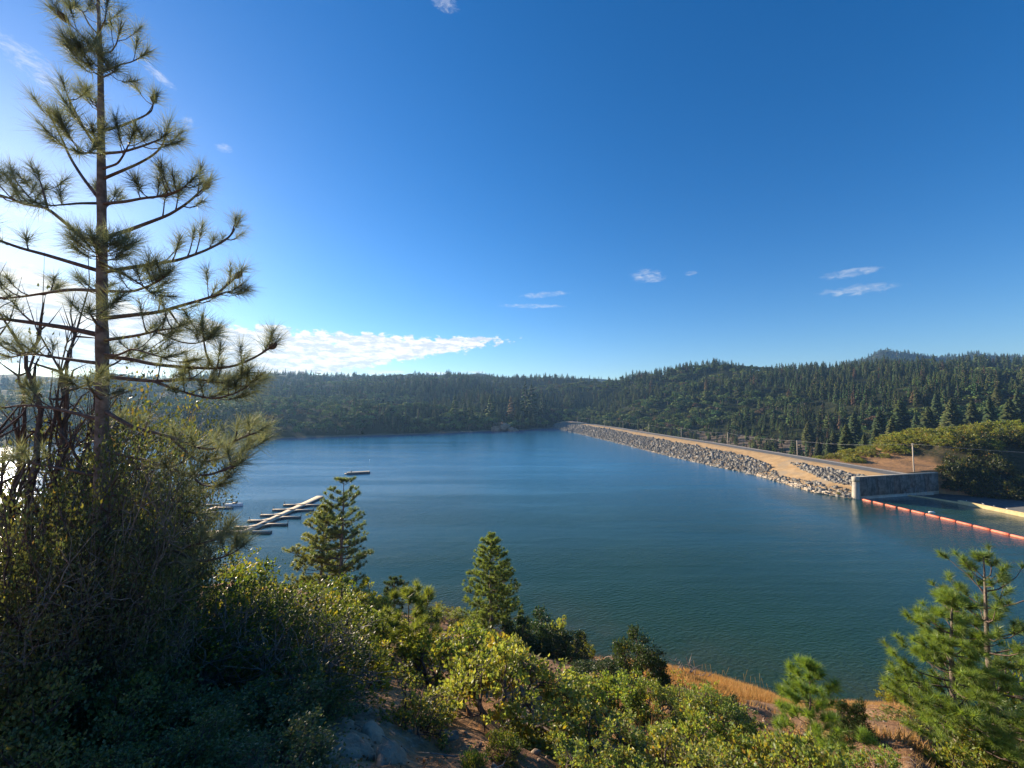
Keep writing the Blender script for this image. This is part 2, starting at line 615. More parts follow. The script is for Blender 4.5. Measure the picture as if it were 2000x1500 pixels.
def water_material():
    m, nt, o = new_mat('lake_water')
    p_ = world_pos(nt)
    a = nt.n('ShaderNodeAttribute')
    a.attribute_name = 'tint'
    sh = nt.n('ShaderNodeSeparateColor')
    nt.put(sh.inputs[0], a.outputs['Color'])
    shallow = sh.outputs[0]
    patch = nt.noise(p_, 0.07, 6, 0.65)
    bed = nt.mix(nt.ss(patch, 0.40, 0.62), (0.035, 0.055, 0.028, 1), (0.11, 0.085, 0.045, 1))
    deep = nt.mix(nt.ss(nt.noise(p_, 0.025, 4, 0.6), 0.3, 0.7), (0.022, 0.058, 0.020, 1), (0.016, 0.048, 0.018, 1))
    deep = nt.mix(sh.outputs[1], deep, (0.022, 0.18, 0.34, 1))  # deep water bluer far out, with reflected sky put into the colour
    col = nt.mix(shallow, deep, bed)
    sp = nt.n('ShaderNodeSeparateXYZ')
    nt.put(sp.inputs[0], p_)
    X, Y, Z = sp.outputs
    # wind ripples, calmer lanes between them
    wv = nt.comb(nt.m('ADD', nt.m('MULTIPLY', X, 0.55), nt.m('MULTIPLY', Y, 0.30)), nt.m('ADD', nt.m('MULTIPLY', Y, 1.0), nt.m('MULTIPLY', X, -0.45)), 0.0)
    r1 = nt.noise(wv, 1.7, 3, 0.55)
    r2 = nt.noise(p_, 3.4, 2, 0.5)
    r3 = nt.noise(wv, 0.22, 2, 0.5)
    lanes = nt.noise(nt.comb(nt.m('MULTIPLY', X, 0.006), nt.m('MULTIPLY', Y, 0.045), 0.0), 1.0, 4, 0.6)
    k = nt.m('ADD', 0.45, nt.m('MULTIPLY', nt.ss(lanes, 0.35, 0.60), 0.55))
    h = nt.m('MULTIPLY', nt.m('ADD', nt.m('ADD', nt.m('MULTIPLY', r1, 0.55), nt.m('MULTIPLY', r2, 0.12)), nt.m('MULTIPLY', r3, 0.55)), k)
    p = principled(nt, col, 0.10, 0.5, bump(nt, h, 1.0, 0.20))
    p.inputs['IOR'].default_value = 1.333
    nt.t.links.new(p.outputs[0], o.inputs[0])
    return m


M['water'] = water_material()

# ------------------------------------------------------------------ near hillside
AZ_S = [-180, -130, -90, -60, -45, -33, -20.6, -11.7, 0, 7, 20, 33, 37, 43, 49, 60, 90, 130, 180]
S_S = [-0.10, -0.05, 0.12, 0.24, 0.30, 0.32, 0.40, 0.474, 0.52, 0.556, 0.545, 0.545, 0.520, 0.48, 0.545, 0.50, 0.2, -0.05, -0.10]
AZ_R = [-180, -90, -60, -45, -33, -20.6, -11.7, 0, 7, 20, 26, 32, 35, 37, 43, 47, 60, 90, 180]
R_R = [200, 120, 70, 60, 58, 58, 74, 66, 62, 48, 50, 48.5, 44, 50, 55, 48, 45, 80, 200]


def zn(x, y):
    x = np.asarray(x, float)
    y = np.asarray(y, float)
    a = np.degrees(np.arctan2(x, y))
    r = np.hypot(x, y)
    s = np.interp(a, AZ_S, S_S)
    rb = np.interp(a, AZ_R, R_R) + 1.2 * fbm(x * 0.15, y * 0.15, 5, 3)
    drop = 1.7 + s * np.minimum(r, rb) + 1.15 * np.maximum(r - rb, 0)
    b = 0.30 * fbm(x * 0.28, y * 0.28, 1, 4) + 0.07 * fbm(x * 1.7, y * 1.7, 2, 3)
    z = EYE - drop + b * np.clip(r / 5, 0, 1) * np.clip((rb - r) / 3, 0.35, 1)
    z = np.where(z < 0, np.maximum(z * 0.28, z * 0.8 + 2.2), z)
    return np.maximum(z, -14.0)


def zn1(x, y):
    return float(zn(np.array([x]), np.array([y]))[0])


def on_ground(px, py, ymax=80.0):
    d = ray(px, py)
    ts = np.concatenate([np.arange(1.5, 20, 0.03), np.arange(20, ymax, 0.15)]) / d[1]
    P = np.array([0, 0, EYE])[None] + ts[:, None] * d[None]
    g = zn(P[:, 0], P[:, 1])
    k = np.nonzero(P[:, 2] < g)[0]
    if len(k) == 0:
        return P[-1, 0], P[-1, 1], g[-1]
    k = k[0]
    return P[k, 0], P[k, 1], g[k]


def ground_at(px, Y):
    x = (px - 1000) / FOC * Y
    return x, Y, zn1(x, Y)


az_list = np.radians(np.concatenate([np.arange(-180, -70, 3.0), np.arange(-70, 70, 0.45), np.arange(70, 180.1, 3.0)]))
r_list = np.concatenate([[0.0], np.geomspace(0.6, 125, 250)])
RR, AA = np.meshgrid(r_list, az_list, indexing='ij')
gx, gy = RR * np.sin(AA), RR * np.cos(AA)
gz = zn(gx, gy)
ground = link('ground', mesh('ground', np.stack([gx, gy, gz], -1).reshape(-1, 3), grid_tris(*gx.shape)[:, ::-1], M['ground'], None, True))
tag(ground, kind='structure')

# ------------------------------------------------------------------ far hills (thin plate spline through surveyed heights)


def P3(px, py, D):
    d = at(px, py, D)
    return (d[0], d[1], d[2])


ctrl = []
shore = [(-900, 860, 300), (-300, 868, 360), (0, 868, 400), (250, 862, 440)]
for px, py, D in shore:
    X = (px - 1000) / FOC * D
    ctrl.append((X, D, 0.5))
    ctrl.append((X * 0.90, D * 0.90, -9))
for px, py in [(380, 859), (500, 857), (620, 854), (750, 850), (850, 847), (900, 844.5), (960, 842), (1010, 840.5), (1050, 837.5)]:
    q = on_water(px, py)
    ctrl.append((q[0], q[1], 0.4))
    ctrl.append((q[0] * 0.90, q[1] * 0.90, -10))
    ctrl.append((q[0] * 1.03, q[1] * 1.03, 5))
ctrl += [(-400, 200, -10), (-150, 250, -12), (0, 350, -12), (60, 500, -12), (100, 250, -12), (-700, 150, -8), (60, 650, -10)]
# left and middle hillside
ctrl += [P3(*q) for q in [(-400, 770, 800), (0, 775, 800), (300, 790, 780), (500, 795, 750), (700, 798, 760), (850, 800, 800), (1000, 800, 850),
                          (-500, 735, 1300), (0, 738, 1300), (300, 740, 1350), (520, 737, 1400), (620, 739, 1450), (700, 738, 1500), (800, 741, 1500), (920, 737, 1550),
                          (1000, 744, 1500), (1080, 744, 1450), (1150, 753, 1400),
                          (200, 760, 1000), (600, 762, 1050), (900, 765, 1100)]]
# right hillside behind the dam
ctrl += [P3(*q) for q in [(1090, 826, 840), (1060, 815, 880), (1120, 795, 950), (1220, 800, 880), (1215, 762, 1250), (1250, 742, 1050), (1300, 731, 1000), (1400, 727, 950),
                          (1560, 727, 900), (1660, 724, 950), (1750, 722, 1000), (1900, 722, 1000), (2050, 722, 1000), (2400, 712, 950), (3000, 700, 850),
                          (1300, 792, 760), (1450, 800, 640), (1600, 800, 540), (1750, 788, 470), (1900, 780, 440), (2060, 775, 430), (2400, 760, 430), (2900, 740, 430)]]
ctrl += [(250, 330, -12), (230, 420, -16), (215, 520, -16), (195, 620, -12), (165, 720, -4), (300, 300, 4), (330, 360, 0), (300, 450, -2), (400, 330, 14), (520, 300, 24)]
# ground beyond the ridges falls away again
ctrl += [P3(*q) for q in [(300, 775, 2000), (700, 775, 2100), (1000, 775, 2100), (1250, 765, 1700), (1500, 755, 1500), (1800, 750, 1500), (2200, 745, 1500), (-500, 770, 2000), (2800, 740, 1400)]]
ctrl = np.array(ctrl, float)


def tps_fit(C):
    S = 1000.0
    p = C[:, :2] / S
    n = len(p)
    d = np.linalg.norm(p[:, None] - p[None], axis=2)
    K = np.where(d > 0, d ** 2 * np.log(d + 1e-12), 0) + np.eye(n) * 2e-4
    Pm = np.c_[np.ones(n), p]
    A = np.block([[K, Pm], [Pm.T, np.zeros((3, 3))]])
    sol = np.linalg.solve(A, np.r_[C[:, 2], np.zeros(3)])

    def f(x, y):
        sh = np.shape(x)
        q = np.stack([np.ravel(x), np.ravel(y)], 1) / S
        o = np.empty(len(q))
        for i in range(0, len(q), 20000):
            qq = q[i:i + 20000]
            dd = np.linalg.norm(qq[:, None] - p[None], axis=2)
            o[i:i + 20000] = (dd ** 2 * np.log(dd + 1e-12)) @ sol[:n] + sol[n] + qq @ sol[n + 1:]
        return o.reshape(sh)
    return f


_tps = tps_fit(ctrl)


def zf(x, y):
    z = _tps(x, y)
    r = np.clip((z - 2) / 20, 0, 1)
    z = z + r * (12 * fbm(np.asarray(x) * 0.006, np.asarray(y) * 0.006, 21, 4) + 1.2 * fbm(np.asarray(x) * 0.04, np.asarray(y) * 0.04, 22, 2))
    z = z + np.where((z > -4) & (z < 8), 0.5 * fbm(np.asarray(x) * 0.03, np.asarray(y) * 0.03, 25, 3), 0)
    return np.clip(z, -16, 400)


fa = np.radians(np.linspace(-74, 74, 330))
fr = np.concatenate([np.linspace(205, 900, 130), np.geomspace(908, 2400, 60)])
RR, AA = np.meshgrid(fr, fa, indexing='ij')
hx, hy = RR * np.sin(AA), RR * np.cos(AA)
keep_z = zf(hx, hy)
hills = link('hills', mesh('hills', np.stack([hx, hy, keep_z], -1).reshape(-1, 3), grid_tris(*hx.shape)[:, ::-1], M['far_ground'], None, True))
tag(hills, kind='structure')

# the bluish summits beyond: ridge lines seen over the first hills
ridges = {
    'right': [(1180, 800, 2100), (1500, 760, 2150), (1620, 722, 2200), (1690, 699, 2200), (1725, 684, 2200), (1770, 688, 2200), (1820, 698, 2250), (1870, 696, 2250), (1905, 690, 2250),
              (1960, 695, 2250), (2100, 700, 2300), (2500, 690, 2300), (3200, 720, 2200)],
    'left': [(-400, 740, 2900), (300, 742, 2900), (600, 736, 2900), (800, 733, 2900), (880, 731, 2900), (935, 729, 2900), (1000, 737, 2900), (1060, 741, 2900), (1120, 739, 2900), (1180, 741, 2900), (1215, 746, 2900),
             (1300, 752, 2900), (1500, 760, 2900)],
}
RID = {}
for k, pts in ridges.items():
    A = np.array([P3(*q) for q in pts])
    RID[k] = (A[:, 0] / A[:, 1], A[:, 1], A[:, 2])


def zr_far(k, tanaz, Y):
    ta, D, Z = RID[k]
    d = np.interp(tanaz, ta, D)
    z = np.interp(tanaz, ta, Z)
    return z - 0.30 * np.abs(d - Y) + 6 * fbm(tanaz * 40, Y * 0.01, 31, 3)


for k in RID:
    ta = np.linspace(RID[k][0][0], RID[k][0][-1], 200)
    D0 = RID[k][1].mean()
    yy = np.linspace(D0 - 700, D0 + 500, 50)
    YY, TT = np.meshgrid(yy, ta, indexing='ij')
    ZZ = zr_far(k, TT, YY)
    hl = link('hills', mesh('hills', np.stack([TT * YY, YY, ZZ], -1).reshape(-1, 3), grid_tris(*YY.shape)[:, ::-1], M['far_ground'], None, True))
    tag(hl, kind='structure')

# ------------------------------------------------------------------ dam geometry
WL_Y = [171, 185, 207, 236, 264, 307, 366, 454, 563, 780, 830]
WL_X = [140, 133, 134, 134, 128, 121, 115, 107, 94, 68, 64]
PO_Y = [170, 246, 321, 390, 464, 560, 632, 712, 792, 830]
PO_X = [173, 171, 167, 161, 155, 150, 142, 133, 126, 122]
CREST = 8.8


def wl_x(Y):
    return np.interp(Y, WL_Y, WL_X)


def po_x(Y):
    return np.interp(Y, PO_Y, PO_X)


# lake sheet
ys = np.concatenate([np.arange(8, 110, 1.5), np.arange(110, 178, 4), [178, 182, 182.5], np.arange(186, 900, 9)])
xs0 = np.concatenate([np.linspace(-1500, -120, 24), np.arange(-115, 61, 1.6)])
rows = []
for y in ys:
    bx = 176.0 if y <= 182 else float(wl_x(min(y, 830))) + 5
    rows.append(np.concatenate([xs0, np.linspace(61, bx, 14)[1:]]))
wx = np.array(rows)
wy = np.repeat(ys[:, None], wx.shape[1], 1)
dep = -zn(wx, wy)
near = (np.hypot(wx, wy) < 122)
shal = np.where(near, np.exp(-np.clip(dep, 0, 50) / 3.0), 0.0)
shal = np.clip(shal * 1.1 - 0.05, 0, 1)
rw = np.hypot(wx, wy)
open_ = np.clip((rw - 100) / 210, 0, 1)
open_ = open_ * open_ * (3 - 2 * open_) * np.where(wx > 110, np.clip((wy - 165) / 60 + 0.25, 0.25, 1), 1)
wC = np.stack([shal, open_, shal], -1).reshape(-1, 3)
lake = link('water', mesh('water', np.stack([wx, wy, np.zeros_like(wx)], -1).reshape(-1, 3), grid_tris(*wx.shape)[:, ::-1], M['water'], wC, True))
tag(lake, kind='structure')

# ------------------------------------------------------------------ vegetation generators


def needles(rng, Cn, Ax, N, L, wd, tint, spread=(0.25, 1.5), back=0.45):
    """N needles round each tuft centre Cn with axis Ax"""
    n = len(Cn)
    Ax = unit(Ax)
    a = np.repeat(Ax, N, 0)
    c = np.repeat(Cn, N, 0)
    rnd = rng.normal(size=(n * N, 3))
    per = unit(rnd - (rnd * a).sum(1, keepdims=True) * a)
    th = rng.uniform(spread[0], spread[1], (n * N, 1))
    d = a * np.cos(th) + per * np.sin(th)
    Ls = (L * rng.uniform(0.7, 1.1, (n * N, 1))) if np.isscalar(L) else np.repeat(L, N)[:, None] * rng.uniform(0.7, 1.1, (n * N, 1))
    b = c + a * rng.uniform(-back, 0.35, (n * N, 1)) * Ls * 0.7
    sd = unit(np.cross(d, rng.normal(size=(n * N, 3)))) * wd * 0.5
    tip = b + d * Ls + np.array([0, 0, -0.06]) * Ls
    V = np.stack([b - sd, b + sd, tip], 1).reshape(-1, 3)
    T = np.arange(len(V)).reshape(-1, 3)
    tint = np.asarray(tint)
    tv = np.repeat(np.repeat(rng.uniform(0.72, 1.28, (n, 1)), N, 0) * rng.uniform(0.8, 1.2, (n * N, 1)), 3, 0)
    warm = np.repeat(rng.uniform(-0.12, 0.18, (n * N, 1)), 3, 0)
    Cc = tint[None] * tv * np.concatenate([1 + warm, np.ones_like(warm), 1 - warm], 1)
    return V, T, Cc


def leaves(rng, Cn, up, size, tint, var=0.25, yellow=0.06, orange=0.02, width=0.62):
    """folded oval leaves (6 vertices, 4 triangles) at Cn, long axis near up"""
    n = len(Cn)
    d = unit(up + rng.normal(size=(n, 3)) * 0.65)
    s = unit(np.cross(d, rng.normal(size=(n, 3))))
    nrm = np.cross(d, s)
    L = size * rng.uniform(0.65, 1.25, (n, 1))
    W = L * width
    b = Cn
    V = np.stack([b, b + d * L * 0.38 + s * W * 0.5 + nrm * L * 0.06, b + d * L * 0.42 - nrm * L * 0.05, b + d * L * 0.38 - s * W * 0.5 + nrm * L * 0.06,
                  b + d * L * 0.98 + nrm * L * 0.05], 1).reshape(-1, 3)
    k = (np.arange(n) * 5)[:, None]
    T = np.concatenate([k + np.array([[0, 1, 2]]), k + np.array([[0, 2, 3]]), k + np.array([[1, 4, 2]]), k + np.array([[2, 4, 3]])])
    col = np.asarray(tint)[None] * rng.uniform(1 - var, 1 + var, (n, 1))
    col = col * np.concatenate([rng.uniform(0.85, 1.25, (n, 1)), np.ones((n, 1)), rng.uniform(0.7, 1.2, (n, 1))], 1)
    u = rng.random(n)
    col = np.where((u < yellow)[:, None], np.array([[0.30, 0.27, 0.05]]) * rng.uniform(0.7, 1.1, (n, 1)), col)
    col = np.where((u > 1 - orange)[:, None], np.array([[0.36, 0.18, 0.05]]) * rng.uniform(0.7, 1.1, (n, 1)), col)
    return V, T, np.repeat(col, 5, 0)


def curve(p, q, rng, k=4, bow=0.12, sag=None):
    t = np.linspace(0, 1, k)[:, None]
    L = np.linalg.norm(np.asarray(q) - np.asarray(p))
    off = rng.normal(size=3) * bow * L
    if sag is not None:
        off = off + np.array(sag) * L
    return np.asarray(p) * (1 - t) + np.asarray(q) * t + off[None] * (4 * t * (1 - t)) * 0.5 + rng.normal(size=(k, 3)) * 0.018 * L * (t * (1 - t) * 4)


def make_shrub(seed, height, width, tips=260, stems=7, leaf_n=16, leaf_size=0.045, tint=(0.10, 0.15, 0.04), lean=(0, 0), hollow=0.45, lump=0.25, stem_r=0.035,
               cluster=0.13, yellow=0.06, orange=0.02, base_h=0.12, bare=0.0, var=0.25, up=0.7, wid=0.62, flat=1.0, lobes=0, jit=0.30):
    """a shrub whose branches fork from the base to tips spread through a lumpy dome; returns (stem MB, leaf MB)"""
    rng = np.random.default_rng(seed)
    d = rng.normal(size=(tips, 3))
    d[:, 2] = np.abs(d[:, 2]) * flat - 0.12
    if lobes:
        ld = rng.normal(size=(lobes, 3))
        ld[:, 2] = np.abs(ld[:, 2]) * 0.9 + 0.05
        ld = unit(ld)
        for q in range(12):                      # spread the lobes evenly
            dd_ = ld[:, None] - ld[None]
            ld = ld + 0.06 * (dd_ / (np.sum(dd_ ** 2, -1, keepdims=True) + 0.05)).sum(1)
            ld[:, 2] = np.maximum(ld[:, 2], 0.02)
            ld = unit(ld)
        lk = rng.integers(0, lobes, tips)
        lr = rng.uniform(0.80, 1.12, lobes)
        d = ld[lk] + rng.normal(size=(tips, 3)) * jit
    d = unit(d)
    r = rng.uniform(hollow, 1, tips) ** 0.6
    ln = 1 + lump * vnoise(d[:, 0] * 2.3 + seed, d[:, 1] * 2.3 + d[:, 2] * 1.7, seed) + 0.5 * lump * vnoise(d[:, 0] * 5 + seed, d[:, 1] * 5 + d[:, 2] * 4, seed + 3)
    if lobes:
        ln = ln * lr[lk] * (1.05 - 0.55 * np.linalg.norm(d - ld[lk], axis=1))
    tp = d * (r * ln)[:, None]
    tp = tp * np.array([width / 2, width / 2, height * (1 - base_h)]) + np.array([0, 0, height * base_h])
    tp[:, 0] += lean[0] * tp[:, 2]
    tp[:, 1] += lean[1] * tp[:, 2]
    tp[:, 2] = np.maximum(tp[:, 2], 0.05 * height)
    wood, crown = MB(), MB()

    def fork(p, idx, rad, depth):
        Q = tp[idx]
        if len(idx) <= 3 or depth > 8:
            for i in idx:
                wood.tube(curve(p, tp[i], rng, 3, 0.16), np.linspace(max(rad, 0.004), 0.002, 3), 3, cap=False)
            return
        c = Q.mean(0)
        q = p + (c - p) * rng.uniform(0.35, 0.6) + rng.normal(size=3) * 0.03 * np.linalg.norm(c - p)
        wood.tube(curve(p, q, rng, 4, 0.14), np.linspace(rad, rad * 0.78, 4), 5 if rad > 0.02 else 4 if rad > 0.01 else 3, cap=False)
        ax = unit(np.linalg.svd(Q - c, full_matrices=False)[2][0] + rng.normal(size=3) * 0.15)
        s = (Q - c) @ ax
        o = idx[np.argsort(s)]
        cut = int(len(o) * rng.uniform(0.35, 0.65))
        fork(q, o[:cut], max(rad * 0.72, 0.0035), depth + 1)
        fork(q, o[cut:], max(rad * 0.72, 0.0035), depth + 1)

    ang = np.arctan2(tp[:, 1], tp[:, 0]) + rng.normal(size=tips) * 0.25
    order = np.argsort(ang)
    for g in np.array_split(order, stems):
        b = np.array([rng.normal() * 0.05 * width * 0.5, rng.normal() * 0.05 * width * 0.5, -0.12])
        fork(b, g, stem_r * rng.uniform(0.7, 1.25), 0)
    live = rng.random(tips) >= bare
    ct = tp[live]
    n = len(ct)
    if leaf_n:
        cc = np.repeat(ct, leaf_n, 0)
        off = rng.normal(size=cc.shape) * cluster * np.array([0.62, 0.62, 0.5])
        out_dir = unit(np.repeat(ct - np.array([0, 0, height * 0.25]), leaf_n, 0))
        pos = cc + off
        tn = np.repeat(np.asarray(tint)[None] * rng.uniform(0.85, 1.18, (n, 1)), leaf_n, 0)
        V, T, Cc = leaves(rng, pos, out_dir * 0.5 + np.array([0, 0, up]), leaf_size, (1, 1, 1), var, 0, 0, wid)
        rep = np.repeat(tn, 5, 0)
        Cc = Cc * rep
        u = np.repeat(rng.random(n), leaf_n)
        u2 = rng.random(n * leaf_n)
        yl = (u < yellow * 2) & (u2 < 0.6) | (u2 < yellow * 0.4)
        ol = (u > 1 - orange * 2) & (u2 < 0.5)
        Cc = np.where(np.repeat(yl, 5)[:, None], np.array([[0.27, 0.235, 0.045]]) * np.repeat(rng.uniform(0.6, 1.1, (n * leaf_n, 1)), 5, 0), Cc)
        Cc = np.where(np.repeat(ol, 5)[:, None], np.array([[0.30, 0.19, 0.06]]) * np.repeat(rng.uniform(0.6, 1.1, (n * leaf_n, 1)), 5, 0), Cc)
        crown.add(V, T, Cc)
    return wood, crown


def make_pine(seed, height, trunk_r, crown_base, radius, whorls, per=5, N=34, L=0.17, wd=0.008, tint=(0.07, 0.11, 0.03), side=4, rise=0.25, power=0.8, density=1.0, dead=3, lean=0.0):
    """an open young pine: trunk MB, list of branch MBs, crown MB"""
    rng = np.random.default_rng(seed)
    trunk = MB()
    zz = np.linspace(-0.3, height, 9)
    wob = np.cumsum(rng.normal(size=(9, 2)) * 0.012 * height / 9 * 3, 0)
    tx = np.c_[wob[:, 0] + lean * zz, wob[:, 1], zz]
    trunk.tube(tx, trunk_r * (1 - np.clip(zz, 0, None) / height * 0.92) ** 0.9, 8)

    def tpos(z):
        return np.array([np.interp(z, zz, tx[:, 0]), np.interp(z, zz, tx[:, 1]), z])
    br, Cn, Ax = [], [], []
    for wi in range(whorls):
        f = wi / max(whorls - 1, 1)
        z = height * (crown_base + (0.985 - crown_base) * f) + rng.normal() * 0.012 * height
        Lb = radius * ((1 - f) ** power * 0.93 + 0.09) * (0.72 + 0.28 * min(1, f * 5))
        a0 = rng.uniform(0, 6.28)
        for bi in range(per):
            if rng.random() > density:
                continue
            a = a0 + bi * 6.283 / per + rng.normal() * 0.22
            l = Lb * rng.uniform(0.62, 1.18)
            p = tpos(min(z + rng.normal() * 0.012 * height, height * 0.99))
            dirv = np.array([math.cos(a), math.sin(a), rise * (0.35 + 1.6 * f) + rng.normal() * 0.1])
            q = p + dirv * l
            pts = curve(p, q, rng, 5, 0.07, (0, 0, -0.16))
            b = MB()
            r0 = max(trunk_r * 0.26 * (l / radius) ** 0.7, 0.006)
            b.tube(pts, np.linspace(r0, r0 * 0.3, 5), 4)
            ax = unit(pts[-1] - pts[-2])
            Cn.append(pts[-1])
            Ax.append(ax + np.array([0, 0, 0.3]))
            m = max(1, int(side * l / radius + 0.7))
            for k in range(m):
                t = rng.uniform(0.3, 0.95)
                s0 = pts[0] + (pts[-1] - pts[0]) * t
                s0 = np.array([np.interp(t, np.linspace(0, 1, 5), pts[:, j]) for j in range(3)])
                sd = np.cross(ax, [0, 0, 1.0]) * rng.choice([-1, 1]) + ax * 0.8 + np.array([0, 0, rng.uniform(0, 0.7)])
                s1 = s0 + unit(sd) * l * rng.uniform(0.14, 0.36)
                b.tube(np.array([s0, (s0 + s1) / 2 + rng.normal(size=3) * 0.01, s1]), np.linspace(r0 * 0.45, r0 * 0.2, 3), 3, cap=False)
                Cn.append(s1)
                Ax.append(unit(s1 - s0) + np.array([0, 0, 0.4]))
                Cn.append((s0 + s1) / 2)
                Ax.append(unit(s1 - s0) + np.array([0, 0, 0.5]))
            br.append(b)
    for k in range(dead):                       # bare dead limbs below the crown
        z = height * crown_base * rng.uniform(0.35, 0.98)
        a = rng.uniform(0, 6.28)
        p = tpos(z)
        l = radius * rng.uniform(0.25, 0.6)
        b = MB()
        b.tube(curve(p, p + np.array([math.cos(a), math.sin(a), rng.uniform(-0.35, 0.1)]) * l, rng, 4, 0.1), np.linspace(trunk_r * 0.16, 0.004, 4), 4)
        br.append(b)
    Cn.append(tpos(height))
    Ax.append(np.array([0, 0, 1.0]))
    crown = MB()
    crown.add(*needles(rng, np.array(Cn), np.array(Ax), N, L, wd, tint))
    return trunk, br, crown


# ------------------------------------------------------------------ far forest prototypes (unit height)


def proto_conifer(seed, tiers=9, tint=(0.030, 0.048, 0.020), slim=0.19, fat=1.0):
    rng = np.random.default_rng(seed)
    tr, cr = MB(), MB()
    tr.tube(np.array([[0, 0, -0.05], [0, 0, 0.5], [0, 0, 0.96]]), np.array([0.016, 0.010, 0.003]), 5, (0.5, 0.5, 0.5))
    for i in range(tiers):
        f = i / (tiers - 1)
        z = 0.13 + 0.84 * f
        R = slim * ((1 - f) ** 0.75 * 0.95 + 0.05) * (0.75 + 0.25 * min(1, f * 4))
        n = int(fat * (9 - 4 * f))
        a0 = rng.uniform(0, 6.28)
        for k in range(n):
            a = a0 + k * 6.283 / n + rng.normal() * 0.25
            r = R * rng.uniform(0.6, 1.25)
            dz = rng.normal() * 0.018
            u = np.array([math.cos(a), math.sin(a), 0])
            s = np.array([-math.sin(a), math.cos(a), 0]) * r * 0.42
            base = np.array([0, 0, z + dz + 0.035])
            mid = base + u * r * 0.6 + np.array([0, 0, 0.012])
            tip = base + u * r + np.array([0, 0, -0.030])
            low = base + u * r * 0.55 - np.array([0, 0, 0.055])
            V = np.array([base, mid + s, tip, mid - s, low])
            c = np.asarray(tint) * rng.uniform(0.65, 1.4) * np.array([rng.uniform(0.85, 1.2), 1, rng.uniform(0.8, 1.2)])
            cr.add(V, [(0, 1, 2), (0, 2, 3), (0, 4, 1), (4, 2, 1), (4, 3, 2), (0, 3, 4)], c)
    cr.add(np.array([[0.012, 0, 0.92], [-0.006, 0.010, 0.92], [-0.006, -0.010, 0.92], [0, 0, 1.0]]), [(0, 1, 3), (1, 2, 3), (2, 0, 3)], tint)
    return tr, cr


def proto_oak(seed, tint=(0.062, 0.085, 0.028), width=1.15, n=170):
    rng = np.random.default_rng(seed)
    tr, cr = MB(), MB()
    tr.tube(np.array([[0, 0, -0.06], [0.02, 0, 0.25], [0.0, 0.02, 0.5]]), np.array([0.045, 0.035, 0.018]), 5, (0.5, 0.5, 0.5))
    for k in range(4):
        a = rng.uniform(0, 6.28)
        tr.tube(np.array([[0.01, 0, 0.28], [0.16 * math.cos(a), 0.16 * math.sin(a), 0.5], [0.28 * math.cos(a), 0.28 * math.sin(a), 0.68]]), np.array([0.022, 0.015, 0.006]), 4, (0.5, 0.5, 0.5))
    lob = [(rng.uniform(-0.30, 0.30) * width, rng.uniform(-0.30, 0.30) * width, rng.uniform(0.42, 0.76), rng.uniform(0.17, 0.28)) for _ in range(8)]
    per = n // len(lob)
    for (x, y, z, r) in lob:
        d = unit(rng.normal(size=(per, 3)))
        d[:, 2] = np.where(d[:, 2] < -0.35, -d[:, 2], d[:, 2])
        c = np.array([x, y, z]) + d * r * rng.uniform(0.7, 1.05, (per, 1)) * np.array([1, 1, 0.82])
        s = rng.uniform(0.05, 0.10, (per, 1))
        u = unit(np.cross(d, rng.normal(size=(per, 3))))
        v = unit(np.cross(d + rng.normal(size=(per, 3)) * 0.5, u))
        V = np.stack([c + u * s, c + v * s * 0.8 + d * s * 0.3, c - u * s, c - v * s * 0.8 - d * s * 0.1], 1).reshape(-1, 3)
        kk = (np.arange(per) * 4)[:, None]
        T = np.concatenate([kk + np.array([[0, 1, 2]]), kk + np.array([[0, 2, 3]])])
        col = np.asarray(tint)[None] * rng.uniform(0.6, 1.35, (per, 1)) * rng.uniform(0.85, 1.15)
        col = col * np.concatenate([rng.uniform(0.85, 1.25, (per, 1)), np.ones((per, 1)), rng.uniform(0.8, 1.1, (per, 1))], 1)
        cr.add(V, T, np.repeat(col, 4, 0))
    return tr, cr


CON, OAK = [], []
for i, (tn, sl) in enumerate([((0.034, 0.050, 0.022), 0.17), ((0.028, 0.046, 0.021), 0.15), ((0.042, 0.056, 0.024), 0.20), ((0.030, 0.044, 0.024), 0.18), ((0.050, 0.058, 0.026), 0.23)]):
    tn = (1.6 * tn[0], 1.85 * tn[1], 1.35 * tn[2])
    t, c = proto_conifer(100 + i, 10, tn, sl)
    CON.append((t, c))
for i, tn in enumerate([(0.060, 0.084, 0.030), (0.072, 0.094, 0.034), (0.050, 0.074, 0.028), (0.082, 0.092, 0.034)]):
    OAK.append(proto_oak(200 + i, (1.6 * tn[0], 1.75 * tn[1], 1.5 * tn[2])))


def whole_data(pair, name):
    t, c = pair
    V = np.concatenate([np.concatenate(t.V), np.concatenate(c.V)])
    Tt, Tc = np.concatenate(t.T), np.concatenate(c.T) + t.n
    Cc = np.concatenate([np.concatenate(t.C), np.concatenate(c.C)])
    return mesh(name, V, np.concatenate([Tt, Tc]), [M['bark'], M['far_leaf']], Cc, False, np.r_[np.zeros(len(Tt)), np.ones(len(Tc))])


BIGC = [proto_conifer(150 + i, 24, tn, sl, 1.5) for i, (tn, sl) in enumerate([((0.050, 0.070, 0.024), 0.23), ((0.040, 0.062, 0.024), 0.20), ((0.060, 0.074, 0.026), 0.26)])]
BIG_PARTS = [(t.data('conifer_trunk', M['bark']), c.data('conifer_crown', M['far_leaf'])) for t, c in BIGC]
CON_MESH = [whole_data(p, 'conifer') for p in CON]
OAK_MESH = [whole_data(p, 'oak') for p in OAK]
CON_PARTS = [(t.data('conifer_trunk', M['bark']), c.data('conifer_crown', M['far_leaf'])) for t, c in CON]
OAK_PARTS = [(t.data('oak_trunk', M['bark']), c.data('oak_crown', M['far_leaf'])) for t, c in OAK]

